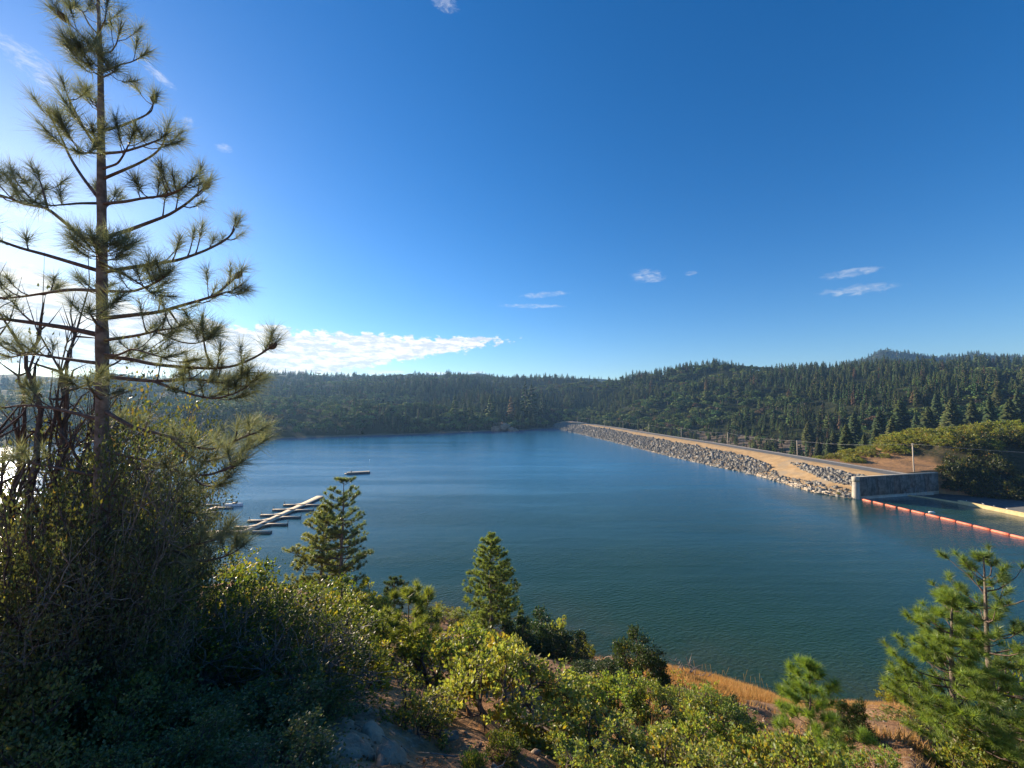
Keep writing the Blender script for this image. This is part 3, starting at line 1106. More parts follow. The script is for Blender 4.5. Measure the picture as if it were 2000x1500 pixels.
# knoll beside the spillway
K_X = [150, 165, 185, 201, 228, 269, 330, 430]
K_Z = [8.2, 8.5, 8.7, 14.0, 21.5, 25.0, 27.0, 27.5]


def zk(x, y):
    x = np.asarray(x, float)
    y = np.asarray(y, float)
    top = np.interp(x, K_X, K_Z)
    foot = np.interp(x, [165, 187, 194, 210, 300, 430], [176.5, 184.0, 180, 168, 140, 110])
    wd = np.interp(x, [186, 196, 204, 215, 300], [2.0, 9, 20, 42, 62])
    t = np.clip((y - foot) / wd, 0, 1)
    t = t * t * (3 - 2 * t) * 0.5 + t * 0.5
    pad = np.interp(x, [186, 205, 240], [8.7, 10.0, 18.0])
    rise = np.clip((y - 196) / 26, 0, 1)
    top = np.minimum(top, pad + (top - pad) * rise + np.where(x > 215, 8, 0) * (1 - rise))
    z = -1.2 + (top + 1.2) * t
    back = np.clip(y - 232, 0, None)
    z = z - 0.28 * back
    return z + np.clip((x - 190) / 15, 0, 1) * (0.7 * fbm(x * 0.09, y * 0.09, 41, 4))


kx, ky = np.meshgrid(np.arange(164, 432, 2.5), np.arange(150, 330, 2.5), indexing='ij')
kz = zk(kx, ky)
kok = kz.copy()
knoll = link('hillside', mesh('hillside', np.stack([kx, ky, kz], -1).reshape(-1, 3), grid_tris(*kx.shape), M['knoll'], None, True))
tag(knoll, kind='structure')

# ---- scatter
CREST_PX = [1070, 1127, 1216, 1329, 1419, 1553, 1700, 1760, 2100]
CREST_PY = [838, 824, 836, 854, 867, 889, 905, 912, 912]


def project(X, Y, Z):
    c, s = math.cos(PITCH), math.sin(PITCH)
    dz = np.asarray(Z) - EYE
    dep_ = np.asarray(Y) * c + dz * s
    up_ = -np.asarray(Y) * s + dz * c
    return 1000 + FOC * np.asarray(X) / dep_, 750 - FOC * up_ / dep_


def scatter(n, r0, r1, seed):
    rng = np.random.default_rng(seed)
    r = np.sqrt(rng.uniform(r0 ** 2, r1 ** 2, n))
    a = np.radians(rng.uniform(-64, 60, n))
    x, y = r * np.sin(a), r * np.cos(a)
    return x, y, rng


trees = []       # x, y, z, height, kind (0 conifer 1 oak), spin, width factor
for (n, r0, r1, seed) in [(19500, 300, 1150, 51), (9500, 1150, 1750, 52)]:
    x, y, rng = scatter(n, r0, r1, seed)
    z = zf(x, y)
    on_knoll = (x > 164) & (x < 430) & (y < 300)
    dam_zone = (x > wl_x(np.minimum(y, 830)) - 12) & (x < po_x(np.minimum(y, 830)) + 14) & (y < 832)
    ok = (z > 1.6) | ((x > po_x(np.minimum(y, 830)) + 14) & (y < 830) & (x > 100))
    ok &= ~on_knoll & ~dam_zone
    ok &= rng.random(n) < np.clip(0.72 + 0.75 * fbm(x * 0.022, y * 0.022, 67, 3), 0.12, 1.0)
    kindn = fbm(x * 0.008, y * 0.008, 61, 3) + 0.25 * rng.normal(size=n)
    lo = np.clip((45 - z) / 60, -0.3, 0.5)
    kd = (kindn + lo * 0.55 > 0.16).astype(int)
    h = np.where(kd == 0, 8 + 17 * rng.random(n) ** 1.7, rng.uniform(7, 13, n)) * (1 + 0.15 * fbm(x * 0.01, y * 0.01, 63, 2))
    h = np.where((kd == 0) & (z < 12), h * 0.8, h)
    for i in np.nonzero(ok)[0]:
        trees.append((x[i], y[i], z[i] - 0.3, h[i], kd[i], rng.uniform(0, 6.28), 0.8 + 1.0 * rng.random() ** 1.4))
for k, n in (('right', 2600), ('left', 2600)):
    rng = np.random.default_rng(71)
    ta0, ta1 = max(RID[k][0][0], -1.6), min(RID[k][0][-1], 1.6)
    tq = rng.uniform(ta0, ta1, n)
    D0 = np.interp(tq, RID[k][0], RID[k][1])
    yq = D0 + rng.uniform(-420, 30, n)
    zq = zr_far(k, tq, yq)
    for i in range(n):
        kd = int(rng.random() < 0.25)
        trees.append((tq[i] * yq[i], yq[i], zq[i] - 0.5, rng.uniform(12, 24) if kd == 0 else rng.uniform(8, 13), kd, rng.uniform(0, 6.28), rng.uniform(1.0, 1.5)))
trees = np.array(trees)
tpx, tpy = project(trees[:, 0], trees[:, 1], trees[:, 2] + trees[:, 3])
bpx, bpy_ = project(trees[:, 0], trees[:, 1], trees[:, 2])
infr = (tpx > -30) & (tpx < 2030)
vis = infr & ~((tpx > 1075) & (tpy > np.interp(tpx, CREST_PX, CREST_PY) - 6) & (trees[:, 1] < 830))
vis &= ~((tpx < 420) & (trees[:, 1] < 1000))
size = trees[:, 3] / trees[:, 1]
single = np.zeros(len(trees), bool)
EXTRA = [(888, 841, 46, 0), (906, 840, 40, 0), (921, 840, 30, 0), (940, 840, 24, 0), (958, 838, 42, 0), (998, 838, 44, 0), (1026, 833, 58, 0), (1038, 834, 62, 0), (1060, 830, 40, 0),
         (876, 842, 20, 1), (930, 841, 18, 1), (948, 841, 18, 1), (968, 842, 16, 1)]
for kd in (0, 1):
    cand = np.nonzero(vis & (trees[:, 4] == kd))[0]
    lim = 300 - sum(1 for e in EXTRA if e[3] == kd) - (30 if kd == 0 else 10)
    single[cand[np.argsort(-size[cand])[:lim]]] = True
ORD = 'first second third fourth fifth sixth seventh eighth ninth tenth eleventh twelfth thirteenth fourteenth fifteenth sixteenth seventeenth eighteenth nineteenth twentieth'.split()


def ordinal(i, n):
    return 'leftmost' if i == 0 else 'rightmost' if i == n - 1 else ORD[i] + ' from the left'


SPEC = [('conifer_tree', 'tall dark green conifer in the forest that covers the hills beyond the lake and dam', 'conifer', 'conifers of the hillside forest', CON_MESH, CON_PARTS),
        ('oak_tree', 'rounded pale green broadleaf tree among the dark conifers of the far hills', 'tree', 'rounded broadleaf trees of the hillside forest', OAK_MESH, OAK_PARTS)]


def far_tree(x, y, z, h, kd, spin, wf, parts, i, label=None, group=None, alt=None):
    nm, lb, ct, gr, ME, PA = SPEC[int(kd)]
    if parts:
        o = thing(nm, (x, y, z), label or lb, ct, group or gr, spin)
        a, b = (alt or PA)[i % len(alt or PA)]
        link('trunk', a, o)
        link('crown', b, o)
    else:
        o = link(nm, ME[i % len(ME)])
        o.location = (x, y, z)
        o.rotation_euler = (0, 0, spin)
        tag(o, label or lb, ct, group or gr)
    o.scale = (h * wf, h * wf, h)
    return o


rk = np.argsort(-size)
cnt = [0, 0]
for i in rk:
    if single[i]:
        kd = int(trees[i, 4])
        far_tree(*trees[i, :4], kd, trees[i, 5], trees[i, 6], cnt[kd] < (60 if kd == 0 else 25), int(i) * 7 + int(i) // 3)
        cnt[kd] += 1
rr = random.Random(5)
for j, (px, py, hp, kd) in enumerate(EXTRA):
    q = on_water(px, py + 0.5)
    z = max(float(zf(np.array([q[0] * 1.015]), np.array([q[1] * 1.015]))[0]), 0.3)
    far_tree(q[0] * 1.015, q[1] * 1.015, z, 1.2 * hp / FOC * q[1], kd, rr.uniform(0, 6), 1.25 if kd == 0 else 1.5, kd == 0, j,
             'conifer at the far waterline near the rock outcrop, ' + ordinal(j, 9) + ' of its line' if kd == 0 else 'small rounded tree at the far waterline, ' + ordinal(j - 9, 4) + ' of its line',
             'conifers on the far waterline' if kd == 0 else 'small trees on the far waterline')
# a few conifers of the valley just behind the dam and round the knoll, that show large
BIG = [(1553 + 66, 895, 40, 300), (1655, 905, 78, 262), (1690, 908, 62, 250), (1712, 900, 66, 290), (1745, 880, 66, 300), (1800, 905, 58, 232), (1815, 845, 50, 330), (1860, 830, 52, 330), (1935, 835, 62, 300),
       (1790, 850, 44, 360), (1900, 828, 46, 340), (1975, 835, 55, 300), (1600, 893, 36, 330), (1630, 888, 44, 340), (1990, 810, 50, 360),
       (1830, 812, 46, 400), (1760, 825, 48, 380), (1720, 850, 50, 340), (1950, 800, 46, 400), (1670, 850, 48, 380), (1580, 862, 40, 420)]
BIG.sort()
for j, (px, py, hp, D) in enumerate(BIG):
    q = at(px, py, D)
    gz_ = float(zf(np.array([q[0]]), np.array([q[1]]))[0])
    if q[0] > 164 and q[0] < 430 and D < 330:
        gz_ = max(gz_, float(zk(np.array([q[0]]), np.array([q[1]]))[0]))
    topz = at(px, py - hp, D)[2]
    hh = topz - gz_
    far_tree(q[0], q[1], gz_ - 0.2, hh, 0, rr.uniform(0, 6), rr.uniform(0.95, 1.35), True, j + 2,
             'large full conifer, ' + ordinal(j, len(BIG)) + ' of those close behind the dam road and knoll', 'large conifers close behind the dam', BIG_PARTS)


def forest_stuff(name, label, idx, protos):
    V = trees[idx, :3]
    me = bpy.data.meshes.new(name)
    me.from_pydata([tuple(v) for v in V], [], [])
    a = me.attributes.new('spin', 'FLOAT_VECTOR', 'POINT')
    a.data.foreach_set('vector', np.c_[np.zeros(len(V)), np.zeros(len(V)), trees[idx, 5]].astype(np.float32).ravel())
    a = me.attributes.new('size', 'FLOAT_VECTOR', 'POINT')
    hw = trees[idx, 3] * trees[idx, 6]
    a.data.foreach_set('vector', np.c_[hw, hw, trees[idx, 3]].astype(np.float32).ravel())
    o = link(name, me)
    tag(o, label, 'forest', kind='stuff')
    ng = bpy.data.node_groups.new(name, 'GeometryNodeTree')
    ng.interface.new_socket('Geometry', in_out='INPUT', socket_type='NodeSocketGeometry')
    ng.interface.new_socket('Geometry', in_out='OUTPUT', socket_type='NodeSocketGeometry')
    gi, go = ng.nodes.new('NodeGroupInput'), ng.nodes.new('NodeGroupOutput')
    join = None
    ins = ng.nodes.new('GeometryNodeInstanceOnPoints')
    oi = ng.nodes.new('GeometryNodeObjectInfo')
    oi.inputs['Object'].default_value = protos
    oi.inputs['As Instance'].default_value = False
    ng.links.new(gi.outputs[0], ins.inputs['Points'])
    ng.links.new(oi.outputs['Geometry'], ins.inputs['Instance'])
    for nm, sk in (('spin', 'Rotation'), ('size', 'Scale')):
        na = ng.nodes.new('GeometryNodeInputNamedAttribute')
        na.data_type = 'FLOAT_VECTOR'
        na.inputs['Name'].default_value = nm
        ng.links.new(na.outputs[0], ins.inputs[sk])
    ng.links.new(ins.outputs[0], go.inputs[0])
    md = o.modifiers.new('scatter', 'NODES')
    md.node_group = ng
    return o


rest = np.nonzero(~single)[0]
rs = np.random.default_rng(3)
for kd, ME, nm, lb in ((0, CON_MESH, 'conifer_forest', 'dense dark conifer forest covering the far hills'), (1, OAK_MESH, 'broadleaf_woods', 'pale rounded broadleaf woods between the conifers')):
    sub = rest[trees[rest, 4] == kd]
    pick = rs.integers(0, len(ME), len(sub))
    for v in range(len(ME)):
        src = bpy.data.objects.new('forest_source', ME[v])      # holds the tree mesh for the scatter, not part of the scene
        forest_stuff(nm, lb, sub[pick == v], src)

# ------------------------------------------------------------------ dam
dam = thing('dam', (150, 400, 0), 'long rock faced earth dam with a road along its crest', 'dam')
dam.location = (0, 0, 0)
tY = np.concatenate([np.arange(171.6, 260, 3.0), np.arange(262, 835, 8.0)])
prof_f = np.linspace(-0.25, 1.0, 22)


def dam_pt(Y0, f):
    """upstream face: f=0 waterline, f=1 crest edge"""
    xw, xc = wl_x(Y0), po_x(Y0) - 12.5
    X = xw + (xc - xw) * f
    Z = np.interp(f, [-0.25, 0, 0.62, 0.9, 1.0], [-4.0, 0.0, 6.0, 8.3, CREST])
    bl = np.clip((245 - Y0) / 60, 0, 1)
    Y = Y0 + 0.255 * (X - 140) * bl
    return X, Y, Z


F2, Y2 = np.meshgrid(prof_f, tY, indexing='ij')
DX_, DY_, DZ_ = dam_pt(Y2, F2)
DZ_ = DZ_ + np.where((F2 > 0.02) & (F2 < 0.97), 0.18 * fbm(DX_ * 0.25, DY_ * 0.25, 81, 3), 0)
# downstream side
ext = []
for off, z in ((0.0, CREST), (12.5, CREST), (14.5, CREST - 0.3), (30, 1.0), (60, -16)):
    xc = po_x(tY) - 12.5 + off
    bl = np.clip((245 - tY) / 60, 0, 1)
    ext.append(np.stack([xc, tY + 0.255 * (xc - 140) * bl, np.full_like(tY, z)], -1))
ext = np.array(ext)
allp = np.concatenate([np.stack([DX_, DY_, DZ_], -1), ext[1:]], 0)
child('embankment', mesh('embankment', allp.reshape(-1, 3), grid_tris(*allp.shape[:2])[:, ::-1], M['sand'], None, True), dam)

# crest road, gravel shoulder
def crest_strip(o0, o1, z):
    A = []
    for off in (o0, o1):
        xc = po_x(tY) - 12.5 + off
        bl = np.clip((245 - tY) / 60, 0, 1)
        A.append(np.stack([xc, tY + 0.255 * (xc - 140) * bl, np.full_like(tY, z)], -1))
    A = np.array(A)
    return A


# road curves right at the near end and runs on behind the wall
A = crest_strip(1.2, 9.2, CREST + 0.03)
child('road_surface', mesh('road_surface', A.reshape(-1, 3), grid_tris(2, len(tY))[:, ::-1], M['asphalt']), dam)
A = crest_strip(9.25, 12.4, CREST + 0.02)
child('gravel_verge', mesh('gravel_verge', A.reshape(-1, 3), grid_tris(2, len(tY))[:, ::-1], M['gravel']), dam)

# riprap
ICO_V = None
def ico():
    t = (1 + 5 ** 0.5) / 2
    V = np.array([(-1, t, 0), (1, t, 0), (-1, -t, 0), (1, -t, 0), (0, -1, t), (0, 1, t), (0, -1, -t), (0, 1, -t), (t, 0, -1), (t, 0, 1), (-t, 0, -1), (-t, 0, 1)], float)
    V /= np.linalg.norm(V[0])
    T = np.array([(0, 11, 5), (0, 5, 1), (0, 1, 7), (0, 7, 10), (0, 10, 11), (1, 5, 9), (5, 11, 4), (11, 10, 2), (10, 7, 6), (7, 1, 8),
                  (3, 9, 4), (3, 4, 2), (3, 2, 6), (3, 6, 8), (3, 8, 9), (4, 9, 5), (2, 4, 11), (6, 2, 10), (8, 6, 7), (9, 8, 1)])
    return V, T


IV, IT = ico()


def rock_shape(rng):
    V = IV * rng.uniform(0.72, 1.28, (12, 1))
    V = np.sign(V) * np.abs(V) ** 0.8
    return V * np.array([1.15, 0.85, 0.75])


rng = np.random.default_rng(91)
ROCKS = [mesh('rock', rock_shape(rng), IT, M['riprap'], None) for _ in range(6)]


def rand_rot(rng, n):
    q = unit(rng.normal(size=(n, 4)))
    a, b, c, d = q.T
    return np.stack([np.stack([1 - 2 * (c * c + d * d), 2 * (b * c - a * d), 2 * (b * d + a * c)], -1),
                     np.stack([2 * (b * c + a * d), 1 - 2 * (b * b + d * d), 2 * (c * d - a * b)], -1),
                     np.stack([2 * (b * d - a * c), 2 * (c * d + a * b), 1 - 2 * (b * b + c * c)], -1)], 1)


nr = 23000
u = rng.random(nr)
yr = 172 + (800 - 172) * u ** 1.35
fr_ = rng.uniform(0.0, 0.80, nr)
top_lim = np.interp(yr, [172, 190, 215, 232, 250, 300, 800], [0.30, 0.26, 0.24, 0.42, 0.62, 0.72, 0.86])
main = (fr_ < top_lim + 0.05 * fbm(yr * 0.08, fr_ * 3, 95, 2))
thin = np.where(yr < 228, 0.35, 1.0)
main &= rng.random(nr) < thin
# the separate pile above the ramp
lo_ = np.interp(yr, [176, 190, 212, 226], [0.40, 0.42, 0.58, 0.74])
hi_ = np.interp(yr, [176, 190, 212, 226], [0.80, 0.86, 0.90, 0.86])
pile = (yr > 175) & (yr < 226) & (fr_ > lo_) & (fr_ < hi_)
keep = main | pile
yr, fr_ = yr[keep], fr_[keep]
rx, ry, rz = dam_pt(yr, fr_)
rsz = np.exp(rng.normal(-0.86, 0.50, len(rx))).clip(0.18, 1.35) * np.interp(yr, [172, 300, 800], [0.85, 1.05, 1.7])
rpx, rpy = project(rx, ry, rz)
shown = (rpx > 1000) & (rpx < 1660)
order = np.argsort(-(rsz / ry) * shown)
pick = order[:300]
restr = order[300:]
for k, i in enumerate(pick):
    o = child('rock', ROCKS[k % 6], dam)
    o.location = (rx[i], ry[i], rz[i] + 0.12 * rsz[i])
    o.rotation_euler = tuple(rng.uniform(0, 6.28, 3))
    o.scale = (rsz[i],) * 3
R_ = rand_rot(rng, len(restr))
shp = np.array([rock_shape(rng) for _ in range(12)])[rng.integers(0, 12, len(restr))] * rsz[restr][:, None, None]
Vr = np.einsum('nij,nkj->nki', R_, shp) + np.stack([rx[restr], ry[restr], rz[restr] + 0.12 * rsz[restr]], -1)[:, None, :]
Tr = IT[None] + (np.arange(len(restr)) * 12)[:, None, None]
o = child('riprap', mesh('riprap', Vr.reshape(-1, 3), Tr.reshape(-1, 3), M['riprap']), dam)
tag(o, kind='stuff')

# driftwood along the waterline
LOGS = []
for k in range(4):
    mb = MB()
    r_ = np.random.default_rng(300 + k)
    pts = np.c_[np.linspace(-0.5, 0.5, 6), np.cumsum(r_.normal(size=6) * 0.012), np.cumsum(r_.normal(size=6) * 0.008)]
    mb.tube(pts, np.linspace(0.038, 0.022, 6) * r_.uniform(0.8, 1.2), 6)
    if k % 2:
        mb.tube(np.array([[0.1, 0, 0], [0.16, 0.06, 0.03], [0.2, 0.12, 0.05]]), np.array([0.016, 0.012, 0.006]), 4)
    LOGS.append(mb.data('driftwood_log', M['driftwood']))
for k in range(190):
    y0 = 173 + (620 - 173) * rng.random() ** 1.5
    f0 = abs(rng.normal()) * 0.045 + 0.008
    if y0 < 215:
        f0 = abs(rng.normal()) * 0.09 + 0.01
    X, Y, Z = dam_pt(np.array([y0]), np.array([f0]))
    X2, Y2_, Z2 = dam_pt(np.array([y0 + 3.0]), np.array([f0]))
    head = math.atan2(Y2_[0] - Y[0], X2[0] - X[0]) + rng.normal() * 0.35
    o = link('driftwood_log', LOGS[k % 4])
    L = rng.uniform(2.5, 8.5)
    o.location = (X[0], Y[0], max(Z[0], 0) + 0.28)
    o.rotation_euler = (0, rng.normal() * 0.04, head)
    o.scale = (L, max(L * 0.8, 4), max(L * 0.8, 4))
    tag(o, 'bleached driftwood log washed up along the waterline of the rock faced dam', 'driftwood', 'driftwood logs along the dam waterline')
scr = np.random.default_rng(17)
mb = MB()
for k in range(1400):
    y0 = 173 + (760 - 173) * scr.random() ** 1.3
    f0 = abs(scr.normal()) * 0.045
    X, Y, Z = dam_pt(np.array([y0]), np.array([f0]))
    a = 1.62 + scr.normal() * 0.6
    L = scr.uniform(0.8, 3.0)
    c = np.array([X[0], Y[0], max(Z[0], 0) + 0.15])
    dv = np.array([math.cos(a), math.sin(a), scr.normal() * 0.08]) * L / 2
    mb.tube(np.array([c - dv, c + dv]), scr.uniform(0.06, 0.16), 4)
tag(mb.build('driftwood_debris', M['driftwood']), 'pale driftwood sticks heaped along the dam waterline', 'driftwood', kind='stuff')

# ------------------------------------------------------------------ wall and spillway
wA, wB = np.array([141.0, 170.3]), np.array([187.5, 182.2])
wd_ = unit(wB - wA)
wn = np.array([wd_[1], -wd_[0]])          # towards the lake
wall = thing('retaining_wall', (0, 0, 0), 'stained grey concrete retaining wall at the near end of the dam', 'wall')


def wall_poly(t0, t1, n0, n1):
    p = [wA + wd_ * t0 + wn * n0, wA + wd_ * t1 + wn * n0, wA + wd_ * t1 + wn * n1, wA + wd_ * t0 + wn * n1]
    return [tuple(q) for q in p]


WLn = np.linalg.norm(wB - wA)
cuts = [2.2, 11.5, 21.5, 31.0, 40.0, WLn]
panel_mesh = []
for a, b in zip(cuts[:-1], cuts[1:]):
    mb = MB()
    mb.prism(wall_poly(a + 0.05, b - 0.05, 0.0, -1.3), -3, 8.75)
    child('panel', mb.data('panel', M['concrete']), wall)
mb = MB()
mb.prism(wall_poly(2.2, WLn, -0.12, -1.25), -3, 8.7)
child('backing', mb.data('backing', M['concrete']), wall)
mb = MB()                                       # battered end pier, its left face lit by the sun
for s in range(1):
    b0, b1 = wall_poly(-0.3, 2.2, 0.45, -1.7), wall_poly(0.3, 2.2, 0.12, -1.4)
    n = 4
    V = np.array([[x, y, -3] for x, y in b0] + [[x, y, 7.0] for x, y in b1])
    T = []
    for i in range(4):
        j = (i + 1) % 4
        T += [(i, j, 4 + j), (i, 4 + j, 4 + i)]
    T += [(4, 5, 6), (4, 6, 7)]
    mb.add(V, T)
child('end_pier', mb.data('end_pier', M['pale_lit_concrete']), wall)
mb = MB()
mb.prism(wall_poly(0.15, 2.25, 0.25, -1.5), 7.0, 9.0)
child('pier_cap', mb.data('pier_cap', M['pale_lit_concrete']), wall)
mb = MB()
mb.prism(wall_poly(2.25, WLn + 0.1, 0.12, -1.4), 8.76, 9.0)
child('coping', mb.data('coping', M['pale_lit_concrete']), wall)
mb = MB()
mb.prism(wall_poly(2.2, 33.0, 0.55, 0.01), -3, 0.9)
child('footing', mb.data('footing', M['pale_lit_concrete']), wall)
mb = MB()                                       # pale rounded haunch where the weir meets the wall
hp = [wA + wd_ * t for t in np.linspace(26, 44, 10)]
for i in range(9):
    t = i / 8
    hgt = 3.4 * math.sin(math.pi * min(1, 0.12 + t)) ** 0.6
    p0, p1 = hp[i] + wn * 0.02, hp[i + 1] + wn * 0.02
    mb.prism([tuple(p0 + wn * 0.5), tuple(p1 + wn * 0.5), tuple(p1 - wn * 0.01), tuple(p0 - wn * 0.01)], -2, max(0.6, hgt))
child('haunch', mb.data('haunch', M['concrete']), wall)

weir = thing('spillway_weir', (0, 0, 0), 'low curved tan concrete spillway weir in the water right of the retaining wall', 'weir')
wp = np.array([(168.5, 177.6), (171.5, 174.5), (173.4, 170.5), (174.7, 166), (175.5, 163.4)])


def wall_run(pts, wid, z0, z1, z1e=None):
    mb = MB()
    d = unit(np.gradient(pts, axis=0))
    nn = np.stack([d[:, 1], -d[:, 0]], 1)
    n = len(pts)
    zz = np.linspace(z1, z1 if z1e is None else z1e, n)
    rows = []
    for off, zf_ in ((wid * 0.9, 'b'), (wid * 0.42, 't'), (-wid * 0.42, 't'), (-wid * 0.6, 'b')):
        rows.append(np.c_[pts + nn * off, np.full(n, z0) if zf_ == 'b' else zz])
    V = np.array(rows)
    mb.add(V.reshape(-1, 3), grid_tris(4, n))
    mb.add(V[:, 0], [(0, 1, 2), (0, 2, 3)])
    mb.add(V[:, -1], [(0, 2, 1), (0, 3, 2)])
    return mb


child('low_sill', wall_run(wp, 1.0, -3, 0.35, 0.5).data('low_sill', M['weir_concrete']), weir)
wp2 = np.array([(175.6, 163.2), (176.2, 158), (176.6, 152), (176.9, 146), (177.1, 138), (177.2, 120), (177.2, 90)])
child('raised_sill', wall_run(wp2, 1.3, -3, 1.25, 1.5).data('raised_sill', M['weir_concrete']), weir)
ap = MB()
ap.prism([(176.5, 90), (232, 90), (232, 190), (186, 184), (170, 178), (175, 166)], -2.0, -0.35)
apron = ap.build('spillway_floor', concrete_material('shaded_floor_concrete', (0.09, 0.09, 0.09), (0.15, 0.15, 0.145), (0.06, 0.06, 0.06)))  # floor colour kept dark in place of the shade lying on it
tag(apron, kind='structure')

# driftwood sticks and gulls lying on the weir crest
gull_b = MB()
s_ = np.linspace(0, 1, 7)
gull_b.tube(np.c_[(s_ - 0.5) * 0.55, s_ * 0, 0.20 + 0.05 * np.sin(s_ * 3)], 0.11 * np.sin(np.pi * np.clip(s_, 0.04, 0.97)) ** 0.7, 7)
gull_h = MB()
gull_h.tube(np.array([[0.2, 0, 0.26], [0.27, 0, 0.36], [0.33, 0, 0.41], [0.38, 0, 0.41], [0.46, 0, 0.39]]), np.array([0.05, 0.05, 0.06, 0.045, 0.008]), 6)
gull_l = MB()
for s in (-0.04, 0.04):
    gull_l.tube(np.array([[0.0, s, 0.0], [0.0, s, 0.14]]), 0.012, 4)
bm_, hm_, lm_ = gull_b.data('body', M['white']), gull_h.data('head', M['white']), gull_l.data('legs', M['black'])
for k, (y, lab) in enumerate([(160.8, 'white bird perched on the tan weir crest nearest the retaining wall'), (155.5, 'white bird perched second along the tan weir crest'),
                              (152.2, 'white bird perched third along the tan weir crest beyond the wall'), (148.6, 'white bird perched on the weir crest furthest from the wall')]):
    x = np.interp(-y, -wp2[:, 1], wp2[:, 0])
    g = thing('gull', (x, y, 1.27 + (163 - y) * 0.006), lab, 'bird', 'gulls on the weir', rz=k * 1.3 + 0.4, scale=1.1)
    child('body', bm_, g)
    child('head', hm_, g)
    child('legs', lm_, g)

# orange floating boom
boom = thing('floating_boom', (0, 0, 0), 'line of orange cylindrical floats across the water in front of the spillway', 'boom')
bA, bB = on_water(1683, 976), on_water(2000, 1053)
bd = unit((bB - bA)[:2])
seg = np.linalg.norm((bB - bA)[:2]) / 10.65
fl = MB()
t_ = np.array([0.0, 0.02, 0.05, 0.5, 0.95, 0.98, 1.0]) * (seg - 0.26)
fl.tube(np.c_[t_, t_ * 0, t_ * 0], np.array([0.18, 0.36, 0.42, 0.42, 0.42, 0.36, 0.18]), 12)
fdat = fl.data('float', M['orange'], True)
cp = MB()
cp.tube(np.array([[seg - 0.40, 0, 0], [seg + 0.12, 0, 0]]), 0.24, 8)
cdat = cp.data('coupling', M['black'])
brg = np.random.default_rng(8)
head = math.atan2(bd[1], bd[0])
for k in range(18):
    p = bA[:2] + bd * seg * k + np.array([-bd[1], bd[0]]) * (0.8 * math.sin(k / 10.5 * math.pi) if k < 11 else 0)
    for nm, dt in (('float', fdat), ('coupling', cdat)):
        if nm == 'coupling' and k == 17:
            continue
        o = child(nm, dt, boom)
        o.location = (p[0], p[1], 0.16)
        o.rotation_euler = (0, 0, head + brg.normal() * 0.015)
buoy = MB()
buoy.tube(np.array([[-0.9, 0, 0.12], [-0.6, 0, 0.2], [0.5, 0, 0.22], [0.9, 0, 0.1]]), np.array([0.12, 0.3, 0.3, 0.1]), 8)
q = on_water(1820, 1001.5)
o = buoy.build('marker_buoy', M['white'], None, True)
o.location = (q[0], q[1], 0.0)
o.rotation_euler = (0, 0, -0.6)
tag(o, 'small white float lying behind the orange boom', 'buoy')
for px, py, lab in ((722, 898, 'tiny white buoy on open water beyond the floating platform'), (594, 853, 'tiny white buoy close under the far left shore')):
    q = on_water(px, py)
    mb = MB()
    s_ = np.linspace(0, 1, 6)
    mb.tube(np.c_[s_ * 0, s_ * 0, -0.15 + s_ * 0.42], 0.24 * np.sin(np.pi * np.clip(s_, 0.05, 0.95)) ** 0.6, 9)
    o = mb.build('marker_buoy', M['white'], None, True)
    o.location = (q[0], q[1], 0)
    tag(o, lab, 'buoy')

# utility poles and wires
pole0 = None
PB = [(1777, None), (1553, 246), (1419, 321), (1329, 390), (1265, 464), (1216, 560), (1180, 632), (1148.5, 712), (1127, 792)]
tops = []
names = ['tallest wooden utility pole beside the dirt slope behind the retaining wall', 'second wooden utility pole from the wall beside the crest road', 'third wooden utility pole from the wall on the dam crest',
         'fourth wooden utility pole from the wall on the dam crest', 'fifth wooden utility pole from the wall on the dam crest', 'sixth wooden utility pole from the wall on the dam crest',
         'seventh wooden utility pole from the wall on the dam crest', 'utility pole second from the forested end of the dam', 'last utility pole at the forested far end of the dam']
pm = MB()
pm.tube(np.array([[0, 0, -1.0], [0, 0, 4.5], [0, 0, 9.0]]), np.array([0.27, 0.24, 0.21]), 8)
pdat = pm.data('pole', M['pole_wood'])
ca = MB()
ca.box((0, 0, 8.55), (1.1, 0.12, 0.14))
cadat = ca.data('crossarm', M['pole_wood'])
ins_ = MB()
ins_.tube(np.array([[0, 0, 0], [0, 0, 0.1], [0, 0, 0.22]]), np.array([0.05, 0.07, 0.04]), 6)
insdat = ins_.data('insulator', M['steel'])
for k, (px, D) in enumerate(PB):
    if D is None:
        D = 186.0
        X = (px - 1000) / FOC * D
        zb = float(zk(np.array([X]), np.array([D]))[0])
        topz = at(px, 866, D)[2]
        sc = (topz - zb) / 9.0
    else:
        X = (px - 1000) / FOC * D
        zb, sc = CREST, 1.0
    if pole0 is None:
        pole0 = thing('utility_pole', (X, D, zb), names[0], 'utility pole', 'utility poles along the dam', rz=0.1)
        child('pole', pdat, pole0)
        child('crossarm', cadat, pole0)
        for s in (-0.45, 0.45):
            o = child('insulator', insdat, pole0)
            o.location = (s, 0, 8.62)
        pole0.scale = (1, 1, sc)
    else:
        copy_thing(pole0, (X, D, zb), 0.1, (1, 1, sc), names[k])
    tops.append(np.array([X, D, zb + 8.84 * sc]))
tops.insert(0, np.array([tops[0][0] + 60, tops[0][1] - 42, tops[0][2] - 1.0]))
for s, lab in ((-0.45, 'lakeside overhead wire strung from pole to pole along the dam'), (0.45, 'outer overhead wire strung from pole to pole along the dam')):
    mb = MB()
    for a, b in zip(tops[:-1], tops[1:]):
        t = np.linspace(0, 1, 12)[:, None]
        P_ = a * (1 - t) + b * t + np.array([s, s * 0.1, 0]) + np.array([0, 0, -1]) * (4 * t * (1 - t)) * 1.3
        mb.tube(P_, 0.02, 4)
    tag(mb.build('overhead_wire', M['wire']), lab, 'wire', 'overhead wires along the dam')

